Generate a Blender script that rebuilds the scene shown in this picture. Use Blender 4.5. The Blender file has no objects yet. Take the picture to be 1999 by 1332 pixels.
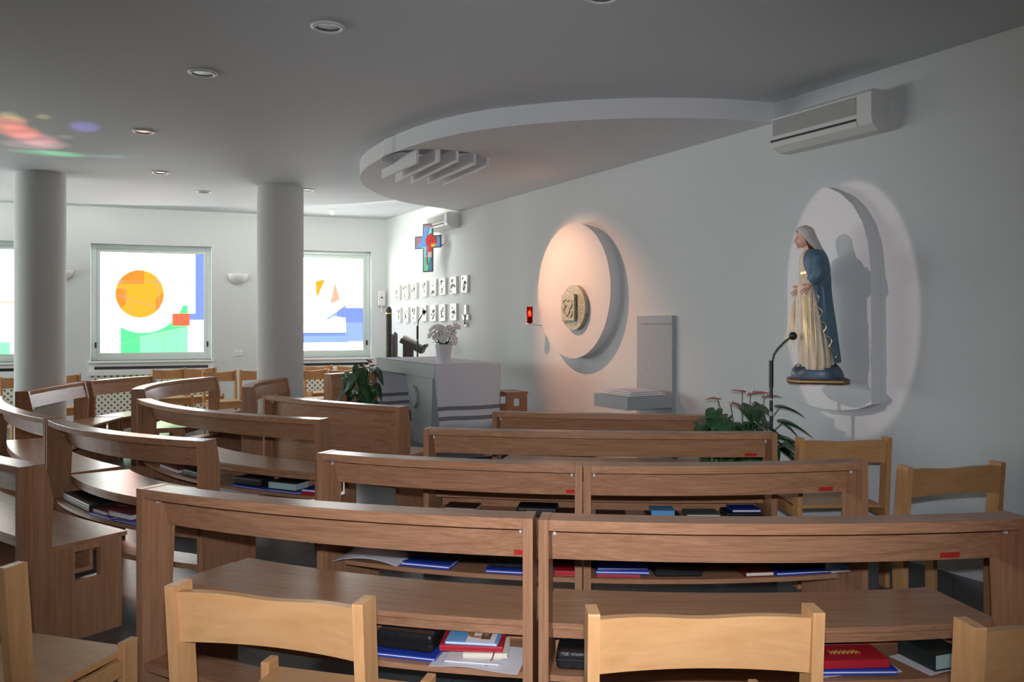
import bpy, math, random
from mathutils import Vector, Matrix, Euler

random.seed(7)
S = bpy.context.scene
COL = S.collection

# ------------------------------------------------------------------ camera
FPX, CX, HY, CAMZ = 1620.0, 999.5, 630.0, 1.46      # focal length (px), centre column, horizon row, eye height
cam_d = bpy.data.cameras.new('camera')
cam_d.sensor_width = 36.0
cam_d.lens = FPX / 1999.0 * 36.0
cam_d.shift_y = -(666.0 - HY) / 1999.0
cam_d.clip_start = 0.05
cam = bpy.data.objects.new('camera', cam_d)
COL.objects.link(cam)
cam.location = (0, 0, CAMZ)
cam.rotation_euler = (math.pi / 2, 0, 0)
S.camera = cam

# ------------------------------------------------------------------ view, sky
S.view_settings.view_transform = 'Standard'
S.view_settings.look = 'None'
S.view_settings.gamma = 1.0
S.view_settings.use_curve_mapping = False
S.view_settings.exposure = -0.05
S.cycles.use_denoising = True
S.cycles.max_bounces = 10
S.cycles.diffuse_bounces = 6
S.cycles.transparent_max_bounces = 12
S.cycles.sample_clamp_indirect = 6.0
S.cycles.caustics_reflective = False
S.cycles.caustics_refractive = False
world = bpy.data.worlds.new('overcast_sky')
S.world = world
world.use_nodes = True
SKY = world.node_tree.nodes['Background']
SKY.inputs['Color'].default_value = (0.94, 1.0, 0.95, 1)
SKY.inputs['Strength'].default_value = 13.0

# room constants
HC = 3.06                       # ceiling height
WD, WM = 5.14, -0.534           # right wall: X = WD + WM * Y
_n = math.hypot(1, WM)
U = Vector((WM / _n, 1 / _n, 0))            # along the right wall, away from the camera
N = Vector((-1 / _n, WM / _n, 0))           # out of the right wall, into the room
VA, VB = 14.21, 0.385           # window wall: Y = VA + VB * X
_v = math.hypot(1, VB)
VU = Vector((1 / _v, VB / _v, 0))           # along the window wall, to the right
VN = Vector((VB / _v, -1 / _v, 0))          # out of the window wall, into the room


def rw(s, t, z):                # right-wall coordinates: s along, t out of the wall
    return Vector((WD, 0, 0)) + U * s + N * t + Vector((0, 0, z))


def ww(s, t, z):                # window-wall coordinates, s = 0 under X = 0
    return Vector((0, VA, 0)) + VU * s + VN * t + Vector((0, 0, z))


def at(x, y, z):                # photo pixel on the horizontal plane at height z
    Y = (CAMZ - z) * FPX / (y - HY)
    return Vector(((x - CX) / FPX * Y, Y, z))


def at_rw(x, y, t=0.0):         # photo pixel on the plane t metres in front of the right wall -> (s, z)
    k = (x - CX) / FPX
    Y = (WD - t * _n) / (k - WM)
    X = k * Y
    s = (Vector((X, Y, 0)) - Vector((WD, 0, 0))).dot(U)
    return s, CAMZ - (y - HY) * Y / FPX


def at_ww(x, y, t=0.0):
    k = (x - CX) / FPX
    Y = (VA - t * _v) / (1 - VB * k)
    s = (Vector((k * Y, Y, 0)) - Vector((0, VA, 0))).dot(VU)
    return s, CAMZ - (y - HY) * Y / FPX


def area_portal(name, loc, rot, sx, sy):
    d = bpy.data.lights.new(name, 'AREA')
    d.shape = 'RECTANGLE'
    d.size, d.size_y = sx, sy
    d.cycles.is_portal = True
    o = bpy.data.objects.new(name, d)
    COL.objects.link(o)
    o.location = loc
    o.rotation_euler = rot
    return o


def spot(name, loc, target, power, color, angle, blend=0.3, radius=0.03):
    d = bpy.data.lights.new(name, 'SPOT')
    d.energy = power
    d.color = color
    d.spot_size = math.radians(angle)
    d.spot_blend = blend
    d.shadow_soft_size = radius
    o = bpy.data.objects.new(name, d)
    COL.objects.link(o)
    o.location = loc
    o.rotation_euler = (Vector(target) - Vector(loc)).to_track_quat('-Z', 'Y').to_euler()
    return o


# window openings on the window wall: (s0, s1), sill and head heights
sA, _ = at_ww(177, 600)
sB, _ = at_ww(413, 600)
sC, _ = at_ww(725, 600)
WINW = sB - sA
GAP = (sC - WINW) - sB
WINS = [(sA - 2 * GAP - 2 * WINW, sA - 2 * GAP - WINW), (sA - GAP - WINW, sA - GAP), (sA, sB), (sC - WINW, sC)]
SILL, HEAD = 0.905, 2.60
BACK_Y, LEFT_X = -4.2, -10.3
BACKW = []
LEFTW = [(6.2, 7.9), (8.2, 10.0)]            # window openings in the back wall, behind the camera
wrot = math.atan2(VU.y, VU.x)
for s0, s1 in WINS:
    area_portal('window_portal', ww((s0 + s1) / 2, -0.16, (SILL + HEAD) / 2), (math.pi / 2, 0, wrot + math.pi), s1 - s0, HEAD - SILL)
for x0, x1 in BACKW:
    area_portal('window_portal', ((x0 + x1) / 2, BACK_Y - 0.05, 1.7), (-math.pi / 2, 0, 0), x1 - x0, 1.6)

for y0, y1 in LEFTW:
    area_portal('window_portal', (LEFT_X - 0.05, (y0 + y1) / 2, 1.75), (math.pi / 2, 0, -math.pi / 2), y1 - y0, 1.7)

# canopy and statue lamps that the place has
_ds, _dz = at_rw(1116, 568, 0.12)
spot('canopy_lamp', rw(_ds + 0.62, 1.40, 2.80), rw(_ds, 0.1, 1.60), 175, (1.0, 0.45, 0.25), 66, 0.9, 0.03)
_ns, _nz = at_rw(1655, 590, 0.05)
_sl = spot('statue_lamp', (-3.3, 4.1, HC - 0.03), rw(_ns, 0.0, _nz - 0.02), 260, (1.0, 0.82, 0.79), 16.2, 0.10, 0.02)
_sl.scale = (0.57, 1.0, 1.0)
# the flash on top of the camera, which lights the near pews and fades with distance
_fl = spot('camera_flash', (0.0, -0.02, CAMZ + 0.11), (0.0, 10.0, CAMZ - 1.15), 440, (0.87, 0.91, 1.0), 80, 1.0, 0.02)


# added upward spots imitating coloured glints off sunlit glossy seats on the left
for _px, _py, _c, _w, _ang, _sx in ((12, 240, (1.0, 0.22, 0.12), 14, 17, 0.55), (38, 258, (1.0, 0.16, 0.10), 18, 17, 0.6), (68, 272, (0.95, 0.30, 0.30), 11, 17, 0.7), (92, 282, (0.9, 0.40, 0.42), 8, 13, 0.8), (58, 284, (0.9, 0.5, 0.5), 6, 12, 1.2),
                                    (88, 299, (0.10, 0.95, 0.38), 7, 9, 2.0), (122, 300, (0.10, 0.95, 0.38), 7, 8, 1.8), (165, 248, (0.28, 0.22, 1.0), 9, 13, 0.55),
                                    (84, 228, (0.9, 0.8, 0.15), 5, 6, 0.6), (18, 226, (0.9, 0.75, 0.2), 7, 9, 0.5), (40, 234, (0.9, 0.75, 0.2), 5, 7, 0.5), (126, 267, (0.8, 0.7, 0.3), 3, 5, 0.8), (208, 306, (0.3, 0.8, 1.0), 3.5, 6, 1.5), (236, 305, (0.3, 0.8, 1.0), 2, 5, 1.5)):
    _t = at(_px, _py, HC)
    _g = spot('glint', (_t.x - 0.15, _t.y + 0.25, 0.90), _t, _w * 9, _c, _ang, 0.9, 0.02)
    _g.scale = (_sx, 1.0, 1.0)

# fluorescent cove lamps tucked behind the edge of the main ceiling, shining on the window wall
for _x, _y, _a in ((-2.15, 11.25, -0.33), (-3.35, 11.45, -0.02), (-4.65, 11.42, 0.1), (-5.9, 11.2, 0.32), (-7.1, 10.76, 0.4)):
    _d = bpy.data.lights.new('cove_lamp', 'AREA')
    _d.shape = 'RECTANGLE'
    _d.size, _d.size_y = 1.2, 0.03
    _d.energy = 13 if _x > -2.5 else (7 if _x > -4 else 2.6)
    _d.color = (1.0, 1.0, 0.90)
    _o = bpy.data.objects.new('cove_lamp', _d)
    COL.objects.link(_o)
    _o.location = (_x - math.sin(_a) * 0.07, _y + math.cos(_a) * 0.07, HC + 0.045)
    _o.rotation_euler = Euler((math.radians(50), 0, _a), 'XYZ')


# ------------------------------------------------------------------ materials
def new_mat(name):
    m = bpy.data.materials.new(name)
    m.use_nodes = True
    nt = m.node_tree
    return m, nt, nt.nodes['Principled BSDF']


def plain(name, col, rough=0.5, metal=0.0, coat=0.0, emit=None, bump=0.0, bscale=60, vary=0.0):
    m, nt, b = new_mat(name)
    b.inputs['Base Color'].default_value = (*col, 1)
    b.inputs['Roughness'].default_value = rough
    b.inputs['Metallic'].default_value = metal
    b.inputs['Coat Weight'].default_value = coat
    if emit:
        b.inputs['Emission Color'].default_value = (*emit[0], 1)
        b.inputs['Emission Strength'].default_value = emit[1]
    if bump or vary:
        tc = nt.nodes.new('ShaderNodeTexCoord')
        nz = nt.nodes.new('ShaderNodeTexNoise')
        nz.inputs['Scale'].default_value = bscale
        nz.inputs['Detail'].default_value = 5
        nt.links.new(tc.outputs['Object'], nz.inputs['Vector'])
        if bump:
            bp = nt.nodes.new('ShaderNodeBump')
            bp.inputs['Strength'].default_value = bump
            bp.inputs['Distance'].default_value = 0.01
            nt.links.new(nz.outputs['Fac'], bp.inputs['Height'])
            nt.links.new(bp.outputs['Normal'], b.inputs['Normal'])
        if vary:
            r = nt.nodes.new('ShaderNodeValToRGB')
            r.color_ramp.elements[0].position = 0.3
            r.color_ramp.elements[1].position = 0.7
            r.color_ramp.elements[0].color = (*[c * (1 - vary) for c in col], 1)
            r.color_ramp.elements[1].color = (*[min(1, c * (1 + vary)) for c in col], 1)
            nt.links.new(nz.outputs['Fac'], r.inputs['Fac'])
            nt.links.new(r.outputs['Color'], b.inputs['Base Color'])
    return m


def wood(name, c0, c1, scale=(1.6, 48, 48), rough=0.28, coat=0.0, swirl=0.0):
    m, nt, b = new_mat(name)
    tc = nt.nodes.new('ShaderNodeTexCoord')
    mp = nt.nodes.new('ShaderNodeMapping')
    mp.inputs['Scale'].default_value = scale
    n1 = nt.nodes.new('ShaderNodeTexNoise')
    n1.inputs['Scale'].default_value = 3.0
    n1.inputs['Detail'].default_value = 8
    n1.inputs['Roughness'].default_value = 0.62
    n1.inputs['Distortion'].default_value = 0.15 + swirl
    mp2 = nt.nodes.new('ShaderNodeMapping')
    mp2.inputs['Scale'].default_value = tuple(s * f for s, f in zip(scale, (0.35, 0.2, 0.2)))
    n2 = nt.nodes.new('ShaderNodeTexNoise')
    n2.inputs['Scale'].default_value = 3.0
    n2.inputs['Detail'].default_value = 3
    n2.inputs['Distortion'].default_value = 1.2 + swirl
    mix = nt.nodes.new('ShaderNodeMath')
    mix.operation = 'MULTIPLY_ADD'
    mix.inputs[1].default_value = 0.6
    sc = nt.nodes.new('ShaderNodeMath')
    sc.operation = 'MULTIPLY'
    sc.inputs[1].default_value = 0.4
    r = nt.nodes.new('ShaderNodeValToRGB')
    r.color_ramp.elements[0].position = 0.36
    r.color_ramp.elements[1].position = 0.62
    r.color_ramp.elements[0].color = (*c0, 1)
    r.color_ramp.elements[1].color = (*c1, 1)
    L = nt.links.new
    L(tc.outputs['Object'], mp.inputs['Vector'])
    L(mp.outputs['Vector'], n1.inputs['Vector'])
    L(tc.outputs['Object'], mp2.inputs['Vector'])
    L(mp2.outputs['Vector'], n2.inputs['Vector'])
    L(n2.outputs['Fac'], sc.inputs[0])
    L(n1.outputs['Fac'], mix.inputs[0])
    L(sc.outputs[0], mix.inputs[2])
    L(mix.outputs[0], r.inputs['Fac'])
    L(r.outputs['Color'], b.inputs['Base Color'])
    b.inputs['Roughness'].default_value = rough
    b.inputs['Coat Weight'].default_value = coat
    b.inputs['Coat Roughness'].default_value = 0.18
    b.inputs['Specular IOR Level'].default_value = 0.24
    bp = nt.nodes.new('ShaderNodeBump')
    bp.inputs['Strength'].default_value = 0.06
    bp.inputs['Distance'].default_value = 0.004
    L(n1.outputs['Fac'], bp.inputs['Height'])
    L(bp.outputs['Normal'], b.inputs['Normal'])
    return m


def glass(name, col):
    m = bpy.data.materials.new(name)
    m.use_nodes = True
    nt = m.node_tree
    nt.nodes.clear()
    o = nt.nodes.new('ShaderNodeOutputMaterial')
    t = nt.nodes.new('ShaderNodeBsdfTransparent')
    t.inputs['Color'].default_value = (*col, 1)
    nt.links.new(t.outputs[0], o.inputs['Surface'])
    return m


M = {}
M['plaster'] = plain('white_plaster', (0.69, 0.71, 0.71), 0.85, bump=0.12, bscale=90, vary=0.015)
M['ceiling'] = plain('ceiling_paint', (0.65, 0.68, 0.70), 0.8, bump=0.05, bscale=140, vary=0.01)
M['pillar'] = plain('pillar_paint', (0.66, 0.67, 0.66), 0.8, bump=0.08, bscale=120, vary=0.02)
M['canopy'] = plain('canopy_paint', (0.74, 0.74, 0.75), 0.8)
M['oak'] = wood('pew_oak', (0.31, 0.147, 0.075), (0.475, 0.248, 0.140))
M['oak_v'] = wood('pew_oak_upright', (0.31, 0.147, 0.075), (0.465, 0.240, 0.134), scale=(48, 48, 1.6))
M['beech'] = wood('chair_beech', (0.46, 0.235, 0.095), (0.54, 0.295, 0.13), scale=(2.0, 18, 18), swirl=0.5)
M['beech_v'] = wood('chair_beech_upright', (0.48, 0.245, 0.10), (0.58, 0.315, 0.14), scale=(22, 22, 2.0))
M['aluminium'] = plain('window_aluminium', (0.70, 0.78, 0.74), 0.35, metal=0.2)
M['sill'] = plain('sill_stone', (0.85, 0.86, 0.84), 0.3)
M['stone'] = plain('altar_stone', (0.34, 0.37, 0.37), 0.55, bump=0.1, bscale=40, vary=0.06)
M['stone_pale'] = plain('credence_stone', (0.36, 0.38, 0.39), 0.5, bump=0.05, bscale=30, vary=0.05)
M['white'] = plain('white_plastic', (0.80, 0.80, 0.78), 0.4)
M['ac_white'] = plain('air_conditioner_white', (0.74, 0.74, 0.71), 0.45)
M['ac_grille'] = plain('air_conditioner_grille', (0.30, 0.30, 0.28), 0.7)
M['black'] = plain('black_plastic', (0.012, 0.012, 0.012), 0.4)
M['leather'] = plain('black_leather', (0.014, 0.014, 0.015), 0.32, bump=0.25, bscale=160)
M['chrome'] = plain('chrome', (0.75, 0.75, 0.76), 0.2, metal=1.0)
M['white_metal'] = plain('bright_zinc', (0.72, 0.72, 0.74), 0.3, metal=0.25)
M['steel_dark'] = plain('dark_steel', (0.05, 0.05, 0.055), 0.35, metal=0.8)
M['bronze'] = plain('bronze', (0.40, 0.40, 0.29), 0.45, metal=0.3, bump=1.0, bscale=55, vary=0.3)
M['bronze_dark'] = plain('dark_bronze', (0.085, 0.07, 0.052), 0.55, metal=0.0, bump=0.3, bscale=50, vary=0.3)
M['pale_gold'] = plain('worn_gilding', (0.74, 0.56, 0.28), 0.3, metal=0.75)
M['gold'] = plain('gilding', (0.85, 0.62, 0.25), 0.25, metal=1.0)
M['paper'] = plain('paper', (0.80, 0.78, 0.80), 0.8)
M['pages'] = plain('book_pages', (0.76, 0.70, 0.58), 0.8, bump=0.2, bscale=200)
M['red'] = plain('red_cover', (0.48, 0.018, 0.03), 0.4)
M['darkred'] = plain('dark_red_cover', (0.16, 0.02, 0.02), 0.45)
M['blue'] = plain('blue_cover', (0.025, 0.06, 0.42), 0.3)
M['skyblue'] = plain('light_blue_cover', (0.16, 0.42, 0.75), 0.35)
M['green_cover'] = plain('grey_green_cover', (0.14, 0.17, 0.15), 0.45)
M['darkgreen'] = plain('dark_green_cover', (0.02, 0.03, 0.025), 0.4)
M['brown_cover'] = plain('brown_cover', (0.10, 0.035, 0.02), 0.5)
M['mint'] = plain('mint_page_edges', (0.42, 0.58, 0.52), 0.7)
M['redlabel'] = plain('red_name_tape', (0.50, 0.03, 0.025), 0.4)
M['leaf'] = plain('anthurium_leaf', (0.03, 0.10, 0.035), 0.35, coat=0.15, vary=0.35, bscale=14)
M['stem'] = plain('green_stem', (0.10, 0.17, 0.05), 0.5)
M['spathe'] = plain('pink_spathe', (0.62, 0.20, 0.22), 0.35, vary=0.2, bscale=20)
M['petal'] = plain('white_petal', (0.86, 0.82, 0.80), 0.6)
M['foil'] = plain('silver_foil_wrap', (0.62, 0.65, 0.70), 0.35, metal=0.3, bump=0.6, bscale=25)
M['ceramic'] = plain('white_ribbed_ceramic', (0.78, 0.79, 0.84), 0.4)
M['pot_red'] = plain('terracotta', (0.30, 0.11, 0.06), 0.7)
M['plaque'] = plain('glazed_white_plaque', (0.86, 0.85, 0.80), 0.3, bump=0.4, bscale=30)
M['relief'] = plain('dark_relief', (0.16, 0.15, 0.10), 0.5, vary=0.5, bscale=40)
M['lens_off'] = plain('unlit_lamp_glass', (0.045, 0.055, 0.04), 0.25)
M['lattice'] = None
# statue paint
M['dress'] = plain('cream_dress', (0.62, 0.50, 0.36), 0.45, vary=0.12, bscale=14)
M['mantle'] = plain('blue_mantle', (0.07, 0.14, 0.20), 0.5, vary=0.2, bscale=10)
M['veil'] = plain('pale_veil', (0.50, 0.48, 0.44), 0.5, vary=0.08, bscale=20)
M['skin'] = plain('painted_skin', (0.62, 0.36, 0.27), 0.45)
M['hair'] = plain('brown_hair', (0.09, 0.04, 0.02), 0.5)
M['plinth'] = plain('brown_plinth', (0.10, 0.055, 0.03), 0.5, vary=0.2, bscale=20)
M['cloud'] = plain('blue_grey_globe', (0.07, 0.11, 0.15), 0.4, vary=0.5, bscale=9)
M['lips'] = plain('lips', (0.45, 0.14, 0.12), 0.5)
M['glass_red'] = None


def lattice_mat():
    m, nt, b = new_mat('lattice_panel')
    L = nt.links.new
    tc = nt.nodes.new('ShaderNodeTexCoord')
    mp = nt.nodes.new('ShaderNodeMapping')
    mp.inputs['Rotation'].default_value = (0, math.radians(45), 0)
    mp.inputs['Scale'].default_value = (17, 1, 17)
    sp = nt.nodes.new('ShaderNodeSeparateXYZ')
    L(tc.outputs['Object'], mp.inputs['Vector'])
    L(mp.outputs['Vector'], sp.inputs[0])
    outs = []
    for a in ('X', 'Z'):
        fr = nt.nodes.new('ShaderNodeMath')
        fr.operation = 'FRACT'
        gt = nt.nodes.new('ShaderNodeMath')
        gt.operation = 'GREATER_THAN'
        gt.inputs[1].default_value = 0.50
        L(sp.outputs[a], fr.inputs[0])
        L(fr.outputs[0], gt.inputs[0])
        outs.append(gt)
    mul = nt.nodes.new('ShaderNodeMath')
    mul.operation = 'MULTIPLY'
    L(outs[0].outputs[0], mul.inputs[0])
    L(outs[1].outputs[0], mul.inputs[1])
    mx = nt.nodes.new('ShaderNodeMix')
    mx.data_type = 'RGBA'
    mx.inputs[6].default_value = (0.80, 0.77, 0.68, 1)
    mx.inputs[7].default_value = (0.20, 0.13, 0.07, 1)
    L(mul.outputs[0], mx.inputs[0])
    L(mx.outputs[2], b.inputs['Base Color'])
    b.inputs['Roughness'].default_value = 0.6
    return m


M['lattice'] = lattice_mat()


def floor_mat():
    m, nt, b = new_mat('slate_tiles')
    L = nt.links.new
    tc = nt.nodes.new('ShaderNodeTexCoord')
    mp = nt.nodes.new('ShaderNodeMapping')
    mp.inputs['Rotation'].default_value = (0, 0, math.radians(28))
    br = nt.nodes.new('ShaderNodeTexBrick')
    br.offset = 0.0
    br.inputs['Scale'].default_value = 1.0
    br.inputs['Brick Width'].default_value = 0.6
    br.inputs['Row Height'].default_value = 0.6
    br.inputs['Mortar Size'].default_value = 0.004
    br.inputs['Color1'].default_value = (0.075, 0.082, 0.088, 1)
    br.inputs['Color2'].default_value = (0.10, 0.108, 0.112, 1)
    br.inputs['Mortar'].default_value = (0.03, 0.032, 0.034, 1)
    nz = nt.nodes.new('ShaderNodeTexNoise')
    nz.inputs['Scale'].default_value = 9
    nz.inputs['Detail'].default_value = 8
    mx = nt.nodes.new('ShaderNodeMix')
    mx.data_type = 'RGBA'
    mx.blend_type = 'MULTIPLY'
    mx.inputs[0].default_value = 0.8
    r = nt.nodes.new('ShaderNodeValToRGB')
    r.color_ramp.elements[0].color = (0.5, 0.5, 0.5, 1)
    r.color_ramp.elements[1].color = (1.5, 1.5, 1.5, 1)
    L(tc.outputs['Object'], mp.inputs['Vector'])
    L(mp.outputs['Vector'], br.inputs['Vector'])
    L(tc.outputs['Object'], nz.inputs['Vector'])
    L(nz.outputs['Fac'], r.inputs['Fac'])
    L(br.outputs['Color'], mx.inputs[6])
    L(r.outputs['Color'], mx.inputs[7])
    L(mx.outputs[2], b.inputs['Base Color'])
    b.inputs['Roughness'].default_value = 0.3
    return m


M['floor'] = floor_mat()


def stripes_mat(name, base, dark, scale, lo, axis='X'):
    """rows of small print / ribs: dark stripes across one local axis, broken up by noise"""
    m, nt, b = new_mat(name)
    L = nt.links.new
    tc = nt.nodes.new('ShaderNodeTexCoord')
    wv = nt.nodes.new('ShaderNodeTexWave')
    wv.bands_direction = axis
    wv.inputs['Scale'].default_value = scale
    nz = nt.nodes.new('ShaderNodeTexNoise')
    nz.inputs['Scale'].default_value = 14
    a = nt.nodes.new('ShaderNodeMath')
    a.operation = 'GREATER_THAN'
    a.inputs[1].default_value = lo
    c = nt.nodes.new('ShaderNodeMath')
    c.operation = 'GREATER_THAN'
    c.inputs[1].default_value = 0.50
    mu = nt.nodes.new('ShaderNodeMath')
    mu.operation = 'MULTIPLY'
    mx = nt.nodes.new('ShaderNodeMix')
    mx.data_type = 'RGBA'
    mx.inputs[6].default_value = (*base, 1)
    mx.inputs[7].default_value = (*dark, 1)
    L(tc.outputs['Object'], wv.inputs['Vector'])
    L(tc.outputs['Object'], nz.inputs['Vector'])
    L(wv.outputs['Fac'], a.inputs[0])
    L(nz.outputs['Fac'], c.inputs[0])
    L(a.outputs[0], mu.inputs[0])
    L(c.outputs[0], mu.inputs[1])
    L(mu.outputs[0], mx.inputs[0])
    L(mx.outputs[2], b.inputs['Base Color'])
    b.inputs['Roughness'].default_value = 0.8
    return m


M['print'] = stripes_mat('printed_paper', (0.80, 0.78, 0.82), (0.50, 0.49, 0.55), 26, 0.62, 'Y')


def red_glass():
    m, nt, b = new_mat('red_lamp_glass')
    b.inputs['Base Color'].default_value = (1.0, 0.035, 0.02, 1)
    b.inputs['Roughness'].default_value = 0.05
    b.inputs['Transmission Weight'].default_value = 0.92
    b.inputs['IOR'].default_value = 1.15
    return m


M['glass_red'] = red_glass()


# ------------------------------------------------------------------ mesh helpers
class MB:
    def __init__(s):
        s.v, s.f, s.mi, s.sm = [], [], [], []

    def add(s, verts, faces, mi=0, smooth=False):
        b = len(s.v)
        s.v += [Vector(p) for p in verts]
        for f in faces:
            s.f.append([i + b for i in f])
            s.mi.append(mi)
            s.sm.append(smooth)

    def box(s, x0, x1, y0, y1, z0, z1, mi=0, mat=None):
        p = [Vector((x, y, z)) for z in (z0, z1) for y in (y0, y1) for x in (x0, x1)]
        if mat is not None:
            p = [mat @ q for q in p]
        s.add(p, [(0, 2, 3, 1), (4, 5, 7, 6), (0, 1, 5, 4), (2, 6, 7, 3), (0, 4, 6, 2), (1, 3, 7, 5)], mi)

    def prism(s, ptsA, ptsB, mi=0, smooth=False):
        """two matching closed polygons (3-D points) joined by a band"""
        n = len(ptsA)
        s.add(list(ptsA) + list(ptsB), [[i, (i + 1) % n, n + (i + 1) % n, n + i] for i in range(n)], mi, smooth)
        s.add(ptsA, [list(range(n))[::-1]], mi)
        s.add(ptsB, [list(range(n))], mi)

    def loft(s, rings, mi=0, smooth=True, closed=True, cap0=True, cap1=True):
        n = len(rings[0])
        V = [p for r in rings for p in r]
        F = []
        m = n if closed else n - 1
        for k in range(len(rings) - 1):
            for i in range(m):
                j = (i + 1) % n
                F.append([k * n + i, k * n + j, (k + 1) * n + j, (k + 1) * n + i])
        s.add(V, F, mi, smooth)
        if closed and cap0:
            s.add(rings[0], [list(range(n))[::-1]], mi)
        if closed and cap1:
            s.add(rings[-1], [list(range(n))], mi)

    def lathe(s, prof, seg=24, mi=0, mat=None, cap0=True, cap1=True, smooth=True, ripple=0.0, rn=12):
        rings = []
        for r, z in prof:
            ring = []
            for i in range(seg):
                a = 2 * math.pi * i / seg
                rr = r * (1 + ripple * math.cos(rn * a))
                p = Vector((rr * math.cos(a), rr * math.sin(a), z))
                ring.append(mat @ p if mat is not None else p)
            rings.append(ring)
        s.loft(rings, mi, smooth, True, cap0, cap1)

    def tube(s, pts, rad, seg=10, mi=0, smooth=True):
        pts = [Vector(p) for p in pts]
        if not isinstance(rad, (list, tuple)):
            rad = [rad] * len(pts)
        rings = []
        up = Vector((0, 0, 1))
        d0 = (pts[1] - pts[0]).normalized()
        a = d0.cross(up)
        if a.length < 1e-3:
            a = Vector((1, 0, 0))
        a.normalize()
        for i, p in enumerate(pts):
            d = (pts[min(i + 1, len(pts) - 1)] - pts[max(i - 1, 0)]).normalized()
            a = (a - d * a.dot(d))
            a.normalize()
            b = d.cross(a)
            rings.append([p + (a * math.cos(t) + b * math.sin(t)) * rad[i]
                          for t in [2 * math.pi * k / seg for k in range(seg)]])
        s.loft(rings, mi, smooth)

    def ball(s, c, r, mi=0, seg=12, rings=8, sc=(1, 1, 1), mat=None):
        R = []
        for k in range(rings + 1):
            ph = math.pi * k / rings
            ph = min(max(ph, 0.02), math.pi - 0.02)
            ring = []
            for i in range(seg):
                t = 2 * math.pi * i / seg
                p = Vector((r * sc[0] * math.sin(ph) * math.cos(t), r * sc[1] * math.sin(ph) * math.sin(t), -r * sc[2] * math.cos(ph)))
                if mat is not None:
                    p = mat @ p
                ring.append(p + Vector(c))
            R.append(ring)
        s.loft(R, mi)

    def build(s, name, mats, parent=None, bevel=0.0, loc=None, rot=None):
        me = bpy.data.meshes.new(name)
        me.from_pydata(s.v, [], s.f)
        if not isinstance(mats, (list, tuple)):
            mats = [mats]
        for m in mats:
            me.materials.append(m)
        me.polygons.foreach_set('material_index', s.mi)
        me.polygons.foreach_set('use_smooth', s.sm)
        me.update()
        o = bpy.data.objects.new(name, me)
        COL.objects.link(o)
        if parent is not None:
            o.parent = parent
        if loc is not None:
            o.location = loc
        if rot is not None:
            o.rotation_euler = rot
        if bevel:
            md = o.modifiers.new('bevel', 'BEVEL')
            md.width = bevel
            md.segments = 2
            md.limit_method = 'ANGLE'
            md.angle_limit = math.radians(50)
        return o


def thing(name, label, cat, loc=(0, 0, 0), rz=0.0, group=None):
    o = bpy.data.objects.new(name, None)
    COL.objects.link(o)
    o.empty_display_size = 0.1
    o.location = loc
    o.rotation_euler = (0, 0, rz)
    return tag(o, label, cat, group)


def tag(o, label, cat, group=None):
    o['label'] = label
    o['category'] = cat
    if group:
        o['group'] = group
    return o


def struct(o):
    o['kind'] = 'structure'
    return o


def copy_tree(o, parent=None):
    c = o.copy()
    COL.objects.link(c)
    if parent is not None:
        c.parent = parent
    for ch in list(o.children):
        copy_tree(ch, c)
    return c


def frame_mat(o, x, y, z):          # matrix from origin and axis vectors
    return Matrix(((x.x, y.x, z.x, o.x), (x.y, y.y, z.y, o.y), (x.z, y.z, z.z, o.z), (0, 0, 0, 1)))


RW_ROT = math.atan2(-U.y, -U.x)     # local +x towards the camera along the right wall; local -y ... into the room
UP = Vector((0, 0, 1))


def rw_thing(name, label, cat, s, t, z, group=None):
    """Empty on the right wall: local x runs along the wall towards the camera, local y out of the wall."""
    o = thing(name, label, cat, rw(s, t, z), 0, group)
    # x = -U, y = N  (right handed with z up: (-U) x N = z ?)
    x, y = -U, N
    if x.cross(y).z < 0:
        x = U
    o.rotation_euler = (0, 0, math.atan2(x.y, x.x))
    return o


RWX = -1 if (-U).cross(N).z > 0 else 1     # sign: local x = RWX * U


def ww_thing(name, label, cat, s, t, z, group=None):
    """Empty on the window wall: local y out of the wall into the room."""
    o = thing(name, label, cat, ww(s, t, z), 0, group)
    x = VU if VU.cross(VN).z > 0 else -VU
    o.rotation_euler = (0, 0, math.atan2(x.y, x.x))
    return o


WWX = 1 if VU.cross(VN).z > 0 else -1

# ------------------------------------------------------------------ room shell
corner = None
Yc = (VA + VB * WD) / (1 - VB * WM)
corner = Vector((WD + WM * Yc, Yc, 0))
lc = Vector((LEFT_X, VA + VB * LEFT_X, 0))
br = Vector((WD + WM * BACK_Y, BACK_Y, 0))
bl = Vector((LEFT_X, BACK_Y, 0))

mb = MB()
e = 0.3
mb.add([(LEFT_X - e, BACK_Y - e, 0), (br.x + e, BACK_Y - e, 0), (corner.x + e + 0.3, corner.y + 0.6, 0), (LEFT_X - e, corner.y + 0.6, 0)], [(0, 1, 2, 3)])
mb.add([(LEFT_X - e, BACK_Y - e, -0.1), (br.x + e, BACK_Y - e, -0.1), (corner.x + e + 0.3, corner.y + 0.6, -0.1), (LEFT_X - e, corner.y + 0.6, -0.1)], [(3, 2, 1, 0)])
struct(mb.build('floor', M['floor']))

CT = HC + 0.16
# right wall
mb = MB()
s_end = (corner - Vector((WD, 0, 0))).dot(U)
s_beg = (br - Vector((WD, 0, 0))).dot(U)
a = [rw(s_beg - 0.3, 0, 0), rw(s_end + 0.05, 0, 0), rw(s_end + 0.05, -0.25, 0), rw(s_beg - 0.3, -0.25, 0)]
mb.prism(a, [p + UP * CT for p in a])
struct(mb.build('wall_right', M['plaster']))
# window wall with its openings
mb = MB()
sl = (lc - Vector((0, VA, 0))).dot(VU)
sr = (corner - Vector((0, VA, 0))).dot(VU)
TH = 0.24


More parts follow.
